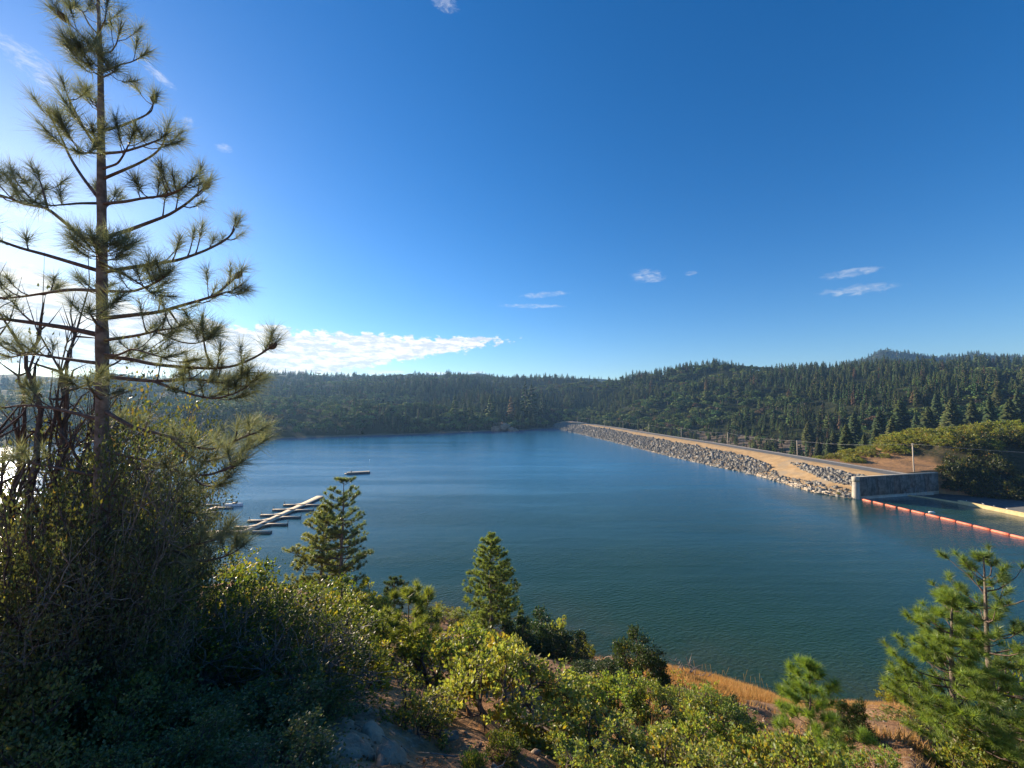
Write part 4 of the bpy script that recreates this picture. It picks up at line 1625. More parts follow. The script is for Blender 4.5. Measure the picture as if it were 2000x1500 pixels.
# little post on a boulder by the ramp, one green bush at the pier
q = on_water(1558, 958)
sx_, sy_, sz_ = dam_pt(np.array([193.0]), np.array([0.20]))
bould = link('boulder', mesh('boulder', rock_shape(rng) * 1.0, IT, M['riprap']))
bould.location = (sx_[0], sy_[0], sz_[0] + 0.4)
bould.scale = (1.5, 1.2, 0.9)
tag(bould, 'dark boulder at the foot of the sandy ramp beside a thin post', 'boulder')
mb = MB()
mb.tube(np.array([[0, 0, -0.3], [0, 0, 2.6]]), 0.06, 6)
o = mb.build('marker_post', M['steel'])
o.location = (sx_[0] + 1.3, sy_[0] + 0.2, sz_[0])
tag(o, 'thin dark post standing beside the boulder on the sandy ramp', 'post')

# ------------------------------------------------------------------ docks, boat, platform
ZD = 0.45


def dock_strip(mb_top, mb_side, a, b, wid):
    a, b = np.asarray(a, float), np.asarray(b, float)
    d = unit(b - a)
    n = np.array([-d[1], d[0]]) * wid / 2
    poly = [tuple(a + n), tuple(a - n), tuple(b - n), tuple(b + n)]
    mb_top.prism(poly, ZD, ZD + 0.10)
    n2 = n * 0.92
    poly2 = [tuple(a + n2), tuple(a - n2), tuple(b - n2), tuple(b + n2)]
    mb_side.prism(poly2, -0.3, ZD - 0.005)


dock = thing('floating_dock', (0, 0, 0), 'long floating dock with short finger piers on both sides', 'dock')
s0, s1 = on_water(483, 1040)[:2], on_water(612, 977)[:2]
far_end = on_water(626, 971)[:2]
spd = unit(s1 - s0)
spine_t, spine_s = MB(), MB()
dock_strip(spine_t, spine_s, s0 - spd * 0.5, far_end, 3.0)
sp_o = child('walkway', spine_t.data('walkway', M['deck']), dock)
KIDS.setdefault(sp_o.name, [])
child('walkway_float', spine_s.data('walkway_float', M['deck_side']), sp_o)
left_f = [(561, 988), (538, 997.5), (513, 1008), (486, 1019), (456, 1031.5)]
right_f = [(612, 988.3), (600, 998.3), (574, 1012), (544, 1026)]
for lst, side in ((left_f, 'l'), (right_f, 'r')):
    for (px, py) in lst:
        tipp = on_water(px, py)[:2]
        # joint on the spine at the same depth, eased towards it
        t = (tipp[1] - s0[1]) / (s1[1] - s0[1])
        j = s0 + (s1 - s0) * t
        if side == 'r':
            j2 = j - np.array([0.3, 0.0])
            tri = [tuple(j + spd * -4.2), tuple(j + np.array([3.4, -0.35])), tuple(j + np.array([3.4, 0.4])), tuple(j + spd * 0.6)]
        else:
            j2 = j + np.array([0.3, 0.0])
            tri = [tuple(j + spd * 4.2), tuple(j + np.array([-3.0, 0.35])), tuple(j + np.array([-3.0, -0.4])), tuple(j - spd * 0.6)]
        if side == 'l':
            L_ = 6.5
            tipp = j + np.array([-L_ - 0.5, 0.0])
        else:
            tipp = np.array([max(tipp[0], j[0] + 8.0), tipp[1]])
        ft, fs = MB(), MB()
        dock_strip(ft, fs, j2, tipp, 0.95)
        ft.prism(tri if side == 'r' else tri, ZD + 0.001, ZD + 0.098)
        fo = child('finger_pier', ft.data('finger_pier', M['deck']), dock)
        mp = MB()
        mp.tube(np.array([[tipp[0], tipp[1] + 0.55, -0.3], [tipp[0], tipp[1] + 0.55, 1.5]]), 0.10, 6)
        child('mooring_post', mp.data('mooring_post', M['deck_side']), fo)
        child('pier_float', fs.data('pier_float', M['deck_side']), fo)
ft, fs = MB(), MB()
e0, e1 = on_water(392, 1044)[:2], on_water(529, 1041)[:2]
dock_strip(ft, fs, (e0[0], e1[1]), (e1[0], e1[1]), 1.5)
fo = child('end_pier', ft.data('end_pier', M['deck']), dock)
child('pier_float', fs.data('pier_float', M['deck_side']), fo)

dock2 = thing('floating_dock', (0, 0, 0), 'shorter floating dock partly hidden behind the pine, with the boat alongside', 'dock')
a0, a1 = on_water(395, 1003)[:2], on_water(425, 992)[:2]
ft, fs = MB(), MB()
dock_strip(ft, fs, a0, a1, 1.8)
wo = child('walkway', ft.data('walkway', M['deck']), dock2)
child('walkway_float', fs.data('walkway_float', M['deck_side']), wo)
for (px0, px1, py) in ((420, 455, 993.5), (400, 432, 1003), (380, 430, 988)):
    ft, fs = MB(), MB()
    b0, b1 = on_water(px0, py)[:2], on_water(px1, py)[:2]
    dock_strip(ft, fs, b0, b1, 0.95)
    fo = child('finger_pier', ft.data('finger_pier', M['deck']), dock2)
    child('pier_float', fs.data('pier_float', M['deck_side']), fo)

bq = on_water(455, 988)
boat = thing('motor_boat', (bq[0], bq[1], 0), 'small white motor boat with a green canopy moored at the shorter dock', 'boat', rz=0.12)
hull = MB()
xs_ = np.linspace(-3.2, 3.6, 12)
bw = 1.15 * np.clip(1 - ((xs_ + 3.2) / 6.8) ** 3.5, 0.03, 1)
rowsH = [np.c_[xs_, -bw * 0.55, np.full(12, -0.3)], np.c_[xs_ + 0.05, -bw, 0.75 + 0.25 * ((xs_ + 3.2) / 6.8) ** 2], np.c_[xs_ + 0.05, bw, 0.75 + 0.25 * ((xs_ + 3.2) / 6.8) ** 2], np.c_[xs_, bw * 0.55, np.full(12, -0.3)]]
HV = np.array(rowsH)
hull.add(HV.reshape(-1, 3), grid_tris(4, 12))
hull.add(HV[:, 0], [(0, 1, 2), (0, 2, 3)])
child('hull', hull.data('hull', M['white'], True), boat)
cab = MB()
cab.add(np.array([[0.2, -0.8, 0.8], [0.2, 0.8, 0.8], [1.5, 0.6, 0.9], [1.5, -0.6, 0.9], [0.1, -0.7, 1.4], [0.1, 0.7, 1.4]]), [(4, 5, 2), (4, 2, 3), (0, 4, 3), (1, 2, 5), (0, 1, 5), (0, 5, 4)])
child('windscreen', cab.data('windscreen', M['black']), boat)
cn = MB()
cn.box((-1.1, 0, 2.25), (2.4, 1.9, 0.07))
cn.box((-1.1, 0, 2.31), (2.0, 1.5, 0.06))
child('canopy', cn.data('canopy', M['blue_canvas']), boat)
for sx in (-2.1, -0.1):
    for sy in (-0.85, 0.85):
        mb = MB()
        mb.tube(np.array([[sx, sy, 0.7], [sx, sy, 2.2]]), 0.03, 5)
        child('canopy_post', mb.data('canopy_post', M['steel']), boat)
mb = MB()
mb.box((-3.35, 0, 0.55), (0.4, 0.45, 0.9))
mb.box((-3.38, 0, 1.1), (0.5, 0.4, 0.35))
child('outboard_motor', mb.data('outboard_motor', M['black']), boat)

pq0, pq1 = on_water(678, 927), on_water(722, 923)
plat = thing('swim_platform', ((pq0[0] + pq1[0]) / 2, (pq0[1] + pq1[1]) / 2, 0), 'long flat pale platform floating alone on the lake', 'raft', rz=math.atan2((pq1 - pq0)[1], (pq1 - pq0)[0]) * 0.6)
Lp = np.linalg.norm((pq1 - pq0)[:2]) * 0.98
mb = MB()
mb.box((0, 0, 0.30), (Lp, 4.2, 1.0))
child('float_base', mb.data('float_base', M['deck_side']), plat)
mb = MB()
for k in range(14):
    mb.box((-Lp / 2 + (k + 0.5) * Lp / 14, 0, 0.88), (Lp / 14 - 0.06, 4.4, 0.14))
child('deck', mb.data('deck', M['gravel']), plat)
mb = MB()
mb.box((-Lp / 2 - 0.7, 0, 0.35), (1.4, 2.6, 0.14))
child('ramp', mb.data('ramp', M['deck']), plat)
mb = MB()
mb.tube(np.array([[-Lp / 2 + 2.2, 0.8, 0.95], [-Lp / 2 + 2.2, 0.8, 1.7]]), 0.3, 8)
child('bollard', mb.data('bollard', M['black']), plat)

# far shore rock outcrop
oc = MB()
org = np.random.default_rng(44)
q = on_water(982, 842)
for k in range(16):
    s = org.uniform(3.5, 8.0)
    off = np.array([org.normal() * 9, org.normal() * 4, 0])
    V = rock_shape(org) * s
    V[:, 2] *= 1.15
    V = V + off + np.array([0, 3, max(0.3, 7.0 - abs(off[0]) * 0.4)])
    oc.add(V, IT)
M['far_rock'] = simple_material('far_rock', (0.24, 0.15, 0.10), (0.44, 0.30, 0.21), 0.3, 0.9, 0.2, 0.6, 0.5, coord='world')
o = oc.build('rock_outcrop', M['far_rock'])
o.location = (q[0], q[1], 0)
tag(o, 'reddish rock outcrop jutting into the lake on the far shore', 'rock')
for px, s, lab in ((905, 1.0, 'low pale rock shelf on the far shore left of the outcrop'), (1003, 0.7, 'smooth grey rock at the foot of the far outcrop')):
    oc = MB()
    q = on_water(px, 844 if px < 950 else 841.5)
    for k in range(7):
        V = rock_shape(org) * org.uniform(2, 4) * s
        V[:, 2] *= 0.5
        oc.add(V + np.array([org.normal() * 8 * s, 2 + org.normal() * 1.5, 0.6]), IT)
    o = oc.build('shore_rock', M['far_rock'])
    o.location = (q[0], q[1], 0)
    tag(o, lab, 'rock')

# ------------------------------------------------------------------ knoll brush
BR = np.random.default_rng(120)
bw_, bc_ = make_shrub(401, 3.0, 4.6, tips=60, stems=5, leaf_n=14, leaf_size=0.42, tint=(0.170, 0.195, 0.040), cluster=0.34, stem_r=0.06, lump=0.35, hollow=0.5, yellow=0.10)  # sunlight on the knoll top put into a brighter leaf tint
dw_, dc_ = make_shrub(402, 3.2, 4.6, tips=60, stems=5, leaf_n=14, leaf_size=0.42, tint=(0.045, 0.060, 0.024), cluster=0.38, stem_r=0.06, lump=0.35, hollow=0.5, yellow=0.02)  # like the sunlit bush, shade of the face put into its leaf tint
BRUSH = {}
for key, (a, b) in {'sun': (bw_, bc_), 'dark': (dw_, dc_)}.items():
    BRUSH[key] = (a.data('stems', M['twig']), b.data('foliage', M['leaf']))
first = {}
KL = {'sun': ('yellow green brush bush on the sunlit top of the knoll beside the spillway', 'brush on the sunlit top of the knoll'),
      'dark': ('brush bush tinted dark for the shaded face of the knoll above the spillway floor', 'brush on the shaded face of the knoll')}


def brush(key, x, y, s):
    z = float(zk(np.array([x]), np.array([y]))[0]) - 0.2
    lab, grp = KL[key]
    sc = (s * BR.uniform(0.85, 1.3), s * BR.uniform(0.85, 1.3), s * BR.uniform(0.75, 1.15))
    if key not in first:
        o = thing('brush_bush', (x, y, z), lab, 'bush', grp, BR.uniform(0, 6.28))
        child('stems', BRUSH[key][0], o)
        child('foliage', BRUSH[key][1], o)
        first[key] = o
        o.scale = sc
    else:
        o = copy_thing(first[key], (x, y, z), BR.uniform(0, 6.28), sc)
    return o


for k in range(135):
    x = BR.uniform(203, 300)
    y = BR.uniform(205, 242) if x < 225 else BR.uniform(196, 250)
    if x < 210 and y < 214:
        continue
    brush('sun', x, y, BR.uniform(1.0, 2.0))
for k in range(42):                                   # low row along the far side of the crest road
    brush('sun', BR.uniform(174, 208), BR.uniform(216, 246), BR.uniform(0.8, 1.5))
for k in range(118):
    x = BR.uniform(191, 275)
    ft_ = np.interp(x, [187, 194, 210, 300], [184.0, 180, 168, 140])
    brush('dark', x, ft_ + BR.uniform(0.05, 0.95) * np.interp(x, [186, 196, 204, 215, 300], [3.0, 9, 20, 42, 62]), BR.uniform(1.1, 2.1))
o = brush('sun', 138.5, 176.0, 0.32)
o.location.z = 0.8
o['label'] = 'single small green bush on the gravel beside the lit end of the retaining wall'
o['group'] = 'brush near the wall'

# ------------------------------------------------------------------ the tall pine close by on the left
PY0 = 5.5
pb = at(190, 1385, PY0)
pine_base = np.array([pb[0], PY0, zn1(pb[0], PY0)])
bigpine = thing('pine_tree', tuple(pine_base), 'tall open young pine close on the left with long needle tufts and a bare trunk', 'pine tree')
tp_px = [(190, 1420, 30), (190, 1300, 22), (194, 1100, 16), (198, 900, 14), (200, 760, 13), (199, 600, 12.2), (199, 480, 10.4), (198, 340, 8.8), (197, 200, 7.0), (196, 120, 5.8), (194, 60, 4.2), (192, 0, 3.0), (191, -45, 1.6)]
tpts = np.array([at(a, b, PY0) for a, b, c in tp_px])
tpts[0, 2] = pine_base[2] - 0.25
trad = np.array([c for a, b, c in tp_px]) * PY0 / FOC
mb = MB()
ti = np.linspace(0, len(tpts) - 1, 60)
P_ = np.stack([np.interp(ti, np.arange(len(tpts)), tpts[:, j]) for j in range(3)], 1) - pine_base
Rr = np.interp(ti, np.arange(len(tpts)), trad) * 0.80 * (1 + 0.05 * np.random.default_rng(1).normal(size=60))
mb.tube(P_, Rr, 12)
child('trunk', mb.data('trunk', M['bark'], True), bigpine)

TR = np.random.default_rng(222)
TUFTS = []
for k in range(8):
    r_ = np.random.default_rng(230 + k)
    c_ = np.array([[0, 0, 0.0], [0, 0, 0.05], [0, 0, 0.10]])
    V, T, Cc = needles(r_, c_, np.tile([0, 0, 1.0], (3, 1)), 38 + 7 * (k % 3), 0.215 + 0.012 * (k % 4), 0.0040, (0.165, 0.185, 0.130), spread=(0.12, 1.35 + 0.1 * (k % 3)), back=0.3)
    TUFTS.append(mesh('needle_tuft', V, T, M['needle'], Cc))
cn_ = MB()
s_ = np.linspace(0, 1, 9)
cn_.tube(np.c_[s_ * 0, s_ * 0, s_ * 0.11], 0.034 * np.sin(np.pi * np.clip(s_ * 0.9 + 0.08, 0, 1)) ** 0.7 * (1 + 0.16 * (np.arange(9) % 2)), 9)
CONE = cn_.data('pine_cone', M['cone'])


def smooth_poly(P, n):
    P = np.asarray(P, float)
    k = len(P)
    seg_ = np.r_[0, np.cumsum(np.linalg.norm(np.diff(P, axis=0), axis=1))]
    t = np.linspace(0, seg_[-1], n * 3)
    Q = np.stack([np.interp(t, seg_, P[:, j]) for j in range(P.shape[1])], 1)
    for _ in range(2 * n // 3):
        Q[1:-1] = 0.25 * Q[:-2] + 0.5 * Q[1:-1] + 0.25 * Q[2:]
    return Q[::3] if len(Q[::3]) > 3 else Q


def put_tuft(parent, pos, axis, s):
    o = child('needle_tuft', TUFTS[TR.integers(0, len(TUFTS))], parent)
    o.location = tuple(pos)
    qd = Vector(tuple(unit(np.asarray(axis)))).to_track_quat('Z', 'Y') @ Quaternion((0, 0, 1), TR.uniform(0, 6.28))
    o.rotation_euler = qd.to_euler()
    o.scale = (s,) * 3
    return o


def pine_branch(px_pts, depth_end, r0=4.0, start=0.45, dens=1.0, tip=True, cone=False, s=1.0, side=True, base=None):
    n = len(px_pts)
    Ls = np.r_[0, np.cumsum([math.hypot(px_pts[i + 1][0] - px_pts[i][0], px_pts[i + 1][1] - px_pts[i][1]) for i in range(n - 1)])]
    tt = Ls / Ls[-1]
    dep_ = PY0 + (depth_end - PY0) * tt
    if base is not None:
        dep_ = base + (depth_end - base) * tt
    P = np.array([at(a, b, d) for (a, b), d in zip(px_pts, dep_)]) - pine_base
    P = smooth_poly(P, max(8, 3 * n))
    k = len(P)
    L = np.linalg.norm(np.diff(P, axis=0), axis=1).sum()
    mb = MB()
    r0 = 0.82 * r0 * PY0 / FOC
    mb.tube(P, np.linspace(r0, max(r0 * 0.42, 0.006), k), 7)
    twigs = []
    tuft = []
    if tip:
        tuft.append((P[-1], unit(P[-1] - P[-3]) + np.array([0, 0, 0.25]), s * TR.uniform(1.15, 1.45)))
    if side:
        m = int(dens * L * (1 - start) * 5.6) + 1
        for q in range(m):
            t = start + (1 - start) * (q + TR.uniform(0.2, 0.8)) / m
            i = min(int(t * (k - 1)), k - 2)
            p = P[i] + (P[i + 1] - P[i]) * (t * (k - 1) - i)
            d = unit(P[min(i + 1, k - 1)] - P[max(i - 1, 0)])
            sd = np.cross(d, [0, 0, 1.0])
            sd = unit(sd) * TR.choice([-1, 1]) * TR.uniform(0.3, 1.0) + d * TR.uniform(0.3, 0.9) + np.array([0, 0, TR.uniform(-0.15, 0.95)])
            l = TR.uniform(0.10, 0.34) * (1.15 - 0.5 * t)
            e = p + unit(sd) * l
            mid = (p + e) / 2 + np.array([0, 0, -0.12 * l])
            mb.tube(np.array([p, mid, e]), np.array([r0 * 0.4, r0 * 0.3, r0 * 0.25]).clip(0.004), 5, cap=False)
            tuft.append((e, unit(e - mid) + np.array([0, 0, 0.3]), s * TR.uniform(0.95, 1.35)))
    b = child('branch', mb.data('branch', M['branch'], True), bigpine)
    for (p, a, sc) in tuft:
        put_tuft(b, p, a, sc)
    if cone:
        o = child('pine_cone', CONE, b)
        o.location = tuple(P[-1])
        o.rotation_euler = Vector(tuple(unit(P[-1] - P[-3]))).to_track_quat('Z', 'Y').to_euler()
        o.scale = (1.15,) * 3
    return b


BRANCHES = [
    ([(193, 30), (188, 12), (194, -5)], 5.5, 2.0, 0.3, 1.2), ([(195, 98), (170, 80), (150, 60), (130, 40)], 5.2, 2.2, 0.5, 1.3), ([(196, 104), (217, 102), (228, 85), (232, 68)], 5.3, 2.2, 0.5, 1.2),
    ([(194, 70), (175, 50), (160, 20), (128, 8)], 5.9, 2.0, 0.5, 1.2), ([(195, 60), (205, 40), (208, 18)], 5.2, 1.8, 0.5, 1.0), ([(196, 135), (178, 118), (160, 98)], 4.9, 2.2, 0.5, 0.9),
    ([(197, 142), (235, 126), (255, 122), (275, 112)], 5.7, 2.5, 0.7, 0.8), ([(197, 150), (185, 142), (176, 132)], 4.9, 2.2, 0.4, 1.6), ([(197, 152), (210, 147), (226, 138)], 4.9, 2.2, 0.4, 1.6),
    ([(195, 295), (175, 268), (150, 225), (135, 195), (128, 178)], 5.1, 3.4, 0.86, 1.0), ([(193, 388), (160, 345), (138, 310), (118, 265), (105, 240), (95, 222)], 5.9, 4.0, 0.9, 1.0),
    ([(199, 256), (240, 245), (275, 230), (297, 218), (300, 195)], 5.9, 3.2, 0.55, 0.7), ([(199, 300), (240, 297), (280, 285), (318, 270)], 5.0, 3.6, 0.5, 0.9),
    ([(200, 350), (235, 335), (270, 320), (300, 303), (318, 285), (325, 258)], 5.4, 3.8, 0.88, 1.0), ([(200, 330), (230, 320), (243, 300), (256, 272)], 4.9, 3.0, 0.6, 1.0),
    ([(197, 300), (172, 298), (150, 300)], 4.6, 2.6, 0.4, 1.6), ([(200, 398), (245, 394), (280, 387), (320, 383), (345, 375), (370, 358)], 5.0, 4.0, 0.42, 1.7),
    ([(200, 465), (245, 452), (290, 435), (330, 420), (365, 398), (390, 375), (402, 364)], 5.8, 5.0, 0.5, 1.1), ([(193, 397), (155, 397), (120, 400), (95, 402)], 4.9, 3.4, 0.7, 0.8),
    ([(195, 482), (150, 455), (115, 425), (92, 405), (50, 400), (15, 385), (-40, 370)], 6.1, 5.0, 0.55, 1.2), ([(92, 405), (85, 375), (75, 345)], 5.6, 3.0, 0.3, 1.3), ([(110, 420), (60, 390), (20, 340)], 6.2, 3.0, 0.5, 1.3),
    ([(200, 532), (250, 523), (300, 516), (350, 508), (400, 490), (440, 470), (456, 455), (460, 442)], 6.1, 5.0, 0.32, 1.1), ([(200, 568), (260, 570), (300, 555), (330, 535)], 4.8, 4.0, 0.45, 1.3),
    ([(200, 515), (240, 535), (275, 555), (300, 575)], 4.7, 3.4, 0.5, 1.2), ([(196, 530), (130, 510), (80, 495), (40, 485), (0, 470), (-60, 450)], 5.0, 5.2, 0.55, 1.0), ([(196, 512), (192, 500), (190, 492)], 4.6, 3.0, 0.3, 3.0),
    ([(200, 622), (260, 615), (310, 610), (350, 598), (385, 588), (420, 578), (445, 555), (465, 538)], 5.7, 5.4, 0.35, 0.9), ([(385, 588), (415, 580), (435, 572), (455, 568)], 5.3, 3.0, 0.3, 1.2),
    ([(196, 568), (140, 565), (90, 572), (40, 580), (-30, 585)], 6.2, 4.6, 0.4, 1.0), ([(200, 665), (270, 655), (310, 645), (350, 640)], 5.1, 4.4, 0.45, 1.2), ([(310, 650), (350, 668), (380, 672), (410, 662)], 5.0, 2.6, 0.6, 1.2),
    ([(200, 697), (250, 700), (290, 710), (330, 715), (380, 718), (420, 720), (460, 715), (495, 700), (520, 685), (532, 676)], 5.3, 5.2, 0.58, 1.0), ([(415, 717), (402, 690), (397, 660), (396, 645)], 5.35, 3.0, 0.9, 0.6),
    ([(196, 655), (130, 640), (60, 630), (0, 622), (-60, 618)], 5.1, 6.5, 0.5, 0.9), ([(330, 606), (350, 635), (378, 645)], 5.6, 2.6, 0.5, 1.0), ([(200, 690), (230, 695), (258, 680), (290, 690), (325, 700)], 4.8, 3.2, 0.45, 1.3),
    ([(200, 735), (300, 745), (380, 740), (440, 748), (485, 758)], 5.5, 5.0, 0.35, 1.7), ([(300, 745), (370, 770), (420, 780), (470, 765), (495, 745)], 5.2, 3.4, 0.25, 1.7), ([(196, 710), (120, 700), (60, 690), (10, 700)], 6.0, 4.6, 0.4, 1.2),
    ([(200, 800), (260, 835), (330, 852), (400, 880), (440, 872), (475, 852), (512, 842)], 5.2, 4.6, 0.5, 1.2), ([(330, 852), (390, 905), (440, 892), (480, 880), (508, 868)], 5.5, 3.4, 0.3, 1.5),
    ([(200, 880), (290, 900), (360, 925), (410, 930), (440, 915), (470, 908)], 4.9, 4.4, 0.5, 1.3), ([(370, 925), (395, 948), (425, 950)], 5.2, 3.0, 0.4, 1.2), ([(200, 960), (290, 985), (350, 990), (395, 1010)], 5.4, 4.0, 0.6, 1.1),
    ([(200, 1030), (300, 1075), (360, 1068), (400, 1060), (440, 1048)], 5.2, 4.0, 0.55, 1.2), ([(330, 1070), (390, 1098), (440, 1088), (475, 1068)], 5.0, 3.2, 0.4, 1.3),
    ([(196, 820), (120, 800), (50, 790), (-20, 800)], 5.6, 4.6, 0.4, 1.0), ([(196, 930), (120, 915), (40, 900)], 5.2, 4.4, 0.5, 0.9),
]
for k, b in enumerate(BRANCHES):
    pine_branch(b[0], b[1], b[2], b[3], b[4], cone=(k in (17, 32, 1, 11, 27)))
# limbs that reach towards and away from the camera
for k, (py_, dd) in enumerate([(230, 0.9), (290, -0.8), (420, 1.3), (500, -1.0), (590, 1.5), (640, -1.1), (720, 1.6), (780, -1.2), (850, 1.5)]):
    sx = 197 + TR.uniform(-50, 60)
    pine_branch([(198, py_), ((198 + sx) / 2, py_ - 10), (sx, py_ - 30)], PY0 + dd, 3.6, 0.5, 1.0)

# ------------------------------------------------------------------ shrubs of the near slope
SH = {}
G = (0.105, 0.145, 0.045)
DEFS = {
    'mz': dict(seed=501, height=1.6, width=2.6, tips=480, stems=7, leaf_n=24, leaf_size=0.078, tint=(0.195, 0.247, 0.083), cluster=0.085, stem_r=0.05, lump=0.25, hollow=0.6, yellow=0.06, orange=0.006, lobes=20, jit=0.22),
    'mz2': dict(seed=502, height=1.6, width=2.2, tips=400, stems=8, leaf_n=24, leaf_size=0.076, tint=(0.180, 0.232, 0.068), cluster=0.085, stem_r=0.04, lump=0.25, hollow=0.6, yellow=0.10, orange=0.008, lobes=15, jit=0.24),
    'mid': dict(seed=515, height=1.6, width=2.2, tips=360, stems=9, leaf_n=22, leaf_size=0.068, tint=(0.085, 0.120, 0.036), cluster=0.10, stem_r=0.035, lump=0.3, yellow=0.08, orange=0.01, hollow=0.55, lobes=14, jit=0.26),
    'twiggy': dict(seed=503, height=1.5, width=1.9, tips=260, stems=9, leaf_n=18, leaf_size=0.07, tint=(0.173, 0.203, 0.068), cluster=0.075, stem_r=0.032, lump=0.4, yellow=0.12, orange=0.03, hollow=0.3, bare=0.22, lobes=10, jit=0.3),
    'lime': dict(seed=504, height=1.6, width=2.0, tips=270, stems=8, leaf_n=24, leaf_size=0.074, tint=(0.217, 0.254, 0.046), cluster=0.085, stem_r=0.035, lump=0.25, hollow=0.65, yellow=0.20, orange=0.01, lobes=12, jit=0.24),
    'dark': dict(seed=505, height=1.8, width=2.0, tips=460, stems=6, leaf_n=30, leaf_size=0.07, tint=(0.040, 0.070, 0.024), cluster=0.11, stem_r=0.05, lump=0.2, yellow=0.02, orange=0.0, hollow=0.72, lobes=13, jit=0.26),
    'near': dict(seed=506, height=1.35, width=1.7, tips=260, stems=9, leaf_n=18, leaf_size=0.066, tint=(0.196, 0.239, 0.080), cluster=0.06, stem_r=0.022, lump=0.25, yellow=0.14, orange=0.035, hollow=0.6, up=1.1, wid=0.66, lobes=14, jit=0.22),
    'near2': dict(seed=507, height=1.3, width=1.6, tips=240, stems=9, leaf_n=18, leaf_size=0.064, tint=(0.174, 0.232, 0.080), cluster=0.06, stem_r=0.022, lump=0.25, yellow=0.10, orange=0.02, hollow=0.6, up=1.1, wid=0.66, lobes=12, jit=0.22),
    'thicket': dict(seed=508, height=4.4, width=3.6, tips=900, stems=12, leaf_n=14, leaf_size=0.065, tint=(0.100, 0.115, 0.055), cluster=0.17, stem_r=0.05, lump=0.35, yellow=0.03, orange=0.01, hollow=0.15, bare=0.38, lean=(0.28, 0.0)),
    'thicket2': dict(seed=509, height=4.2, width=3.2, tips=800, stems=11, leaf_n=20, leaf_size=0.07, tint=(0.085, 0.102, 0.046), cluster=0.18, stem_r=0.05, lump=0.4, yellow=0.03, orange=0.015, hollow=0.2, bare=0.22, lean=(0.20, 0.05)),
    'stems': dict(seed=510, height=2.2, width=2.6, tips=420, stems=14, leaf_n=16, leaf_size=0.06, tint=(0.060, 0.085, 0.030), cluster=0.10, stem_r=0.034, lump=0.35, yellow=0.05, orange=0.01, hollow=0.2, bare=0.22, lean=(0.25, 0.0)),
    'bare': dict(seed=511, height=5.0, width=2.4, tips=150, stems=4, leaf_n=5, leaf_size=0.06, tint=(0.06, 0.075, 0.035), cluster=0.10, stem_r=0.07, lump=0.3, hollow=0.3, bare=0.85, base_h=0.45, lean=(0.0, 0.0)),
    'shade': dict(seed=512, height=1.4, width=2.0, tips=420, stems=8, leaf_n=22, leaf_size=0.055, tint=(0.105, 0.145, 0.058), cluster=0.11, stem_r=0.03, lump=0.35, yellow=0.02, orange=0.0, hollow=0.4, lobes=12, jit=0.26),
    'spiky': dict(seed=513, height=0.7, width=0.8, tips=120, stems=10, leaf_n=16, leaf_size=0.075, tint=(0.075, 0.120, 0.035), cluster=0.06, stem_r=0.012, lump=0.3, yellow=0.05, orange=0.0, hollow=0.2, up=1.6, wid=0.22),
    'dead': dict(seed=514, height=1.0, width=1.5, tips=60, stems=6, leaf_n=0, leaf_size=0.05, tint=G, cluster=0.1, stem_r=0.03, lump=0.3, hollow=0.4),
}
WOODM = {'thicket': 'grey_twig', 'thicket2': 'twig', 'stems': 'grey_twig', 'bare': 'twig', 'dead': 'grey_twig'}
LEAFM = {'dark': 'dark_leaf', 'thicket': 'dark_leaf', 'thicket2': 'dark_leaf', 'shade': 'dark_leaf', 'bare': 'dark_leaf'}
DIM = {}
SDATA = {}
for k, d in DEFS.items():
    d = dict(d)
    wd0, cr0 = make_shrub(**d)
    V_ = np.concatenate(wd0.V)
    if d['leaf_n']:
        V_ = np.concatenate(cr0.V)
        DIM[k] = (np.percentile(V_[:, 2], 99.6), np.percentile(V_[:, 0], 98.5) - np.percentile(V_[:, 0], 1.5))
    else:
        DIM[k] = (V_[:, 2].max(), np.percentile(V_[:, 0], 99) - np.percentile(V_[:, 0], 1))
    SDATA[k] = (wd0.data('stems', M[WOODM.get(k, 'twig')]), cr0.data('foliage', M[LEAFM.get(k, 'leaf')]) if d['leaf_n'] else None)
SRG = np.random.default_rng(77)


def shrub(key, px, where, top_py, wpx, label, name='shrub', cat='shrub', spin=None):
    """where > 200: photograph row of the base on the ground; else distance in metres"""
    if where > 200:
        x, y, z = on_ground(px, where)
    else:
        x, y, z = ground_at(px, where)
    hgt = at(px, top_py, y)[2] - z
    hgt = max(hgt, 0.25)
    s_h = hgt / DIM[key][0]
    s_w = wpx * y / FOC / DIM[key][1]
    lean_key = key in ('thicket', 'thicket2', 'stems')
    rz = spin if spin is not None else (SRG.uniform(-0.5, 0.5) if lean_key else SRG.uniform(0, 6.28))
    if key not in SH:
        o = thing(name, (x, y, z - 0.05), label, cat)
        child('stems', SDATA[key][0], o)
        if SDATA[key][1] is not None:
            child('foliage', SDATA[key][1], o)
        SH[key] = o
        o.rotation_euler = (0, 0, rz)
        o.scale = (s_w, s_w, s_h)
    else:
        o = copy_thing(SH[key], (x, y, z - 0.05), rz, (s_w, s_w, s_h), label)
        o.name = name
        o['category'] = cat
    return o


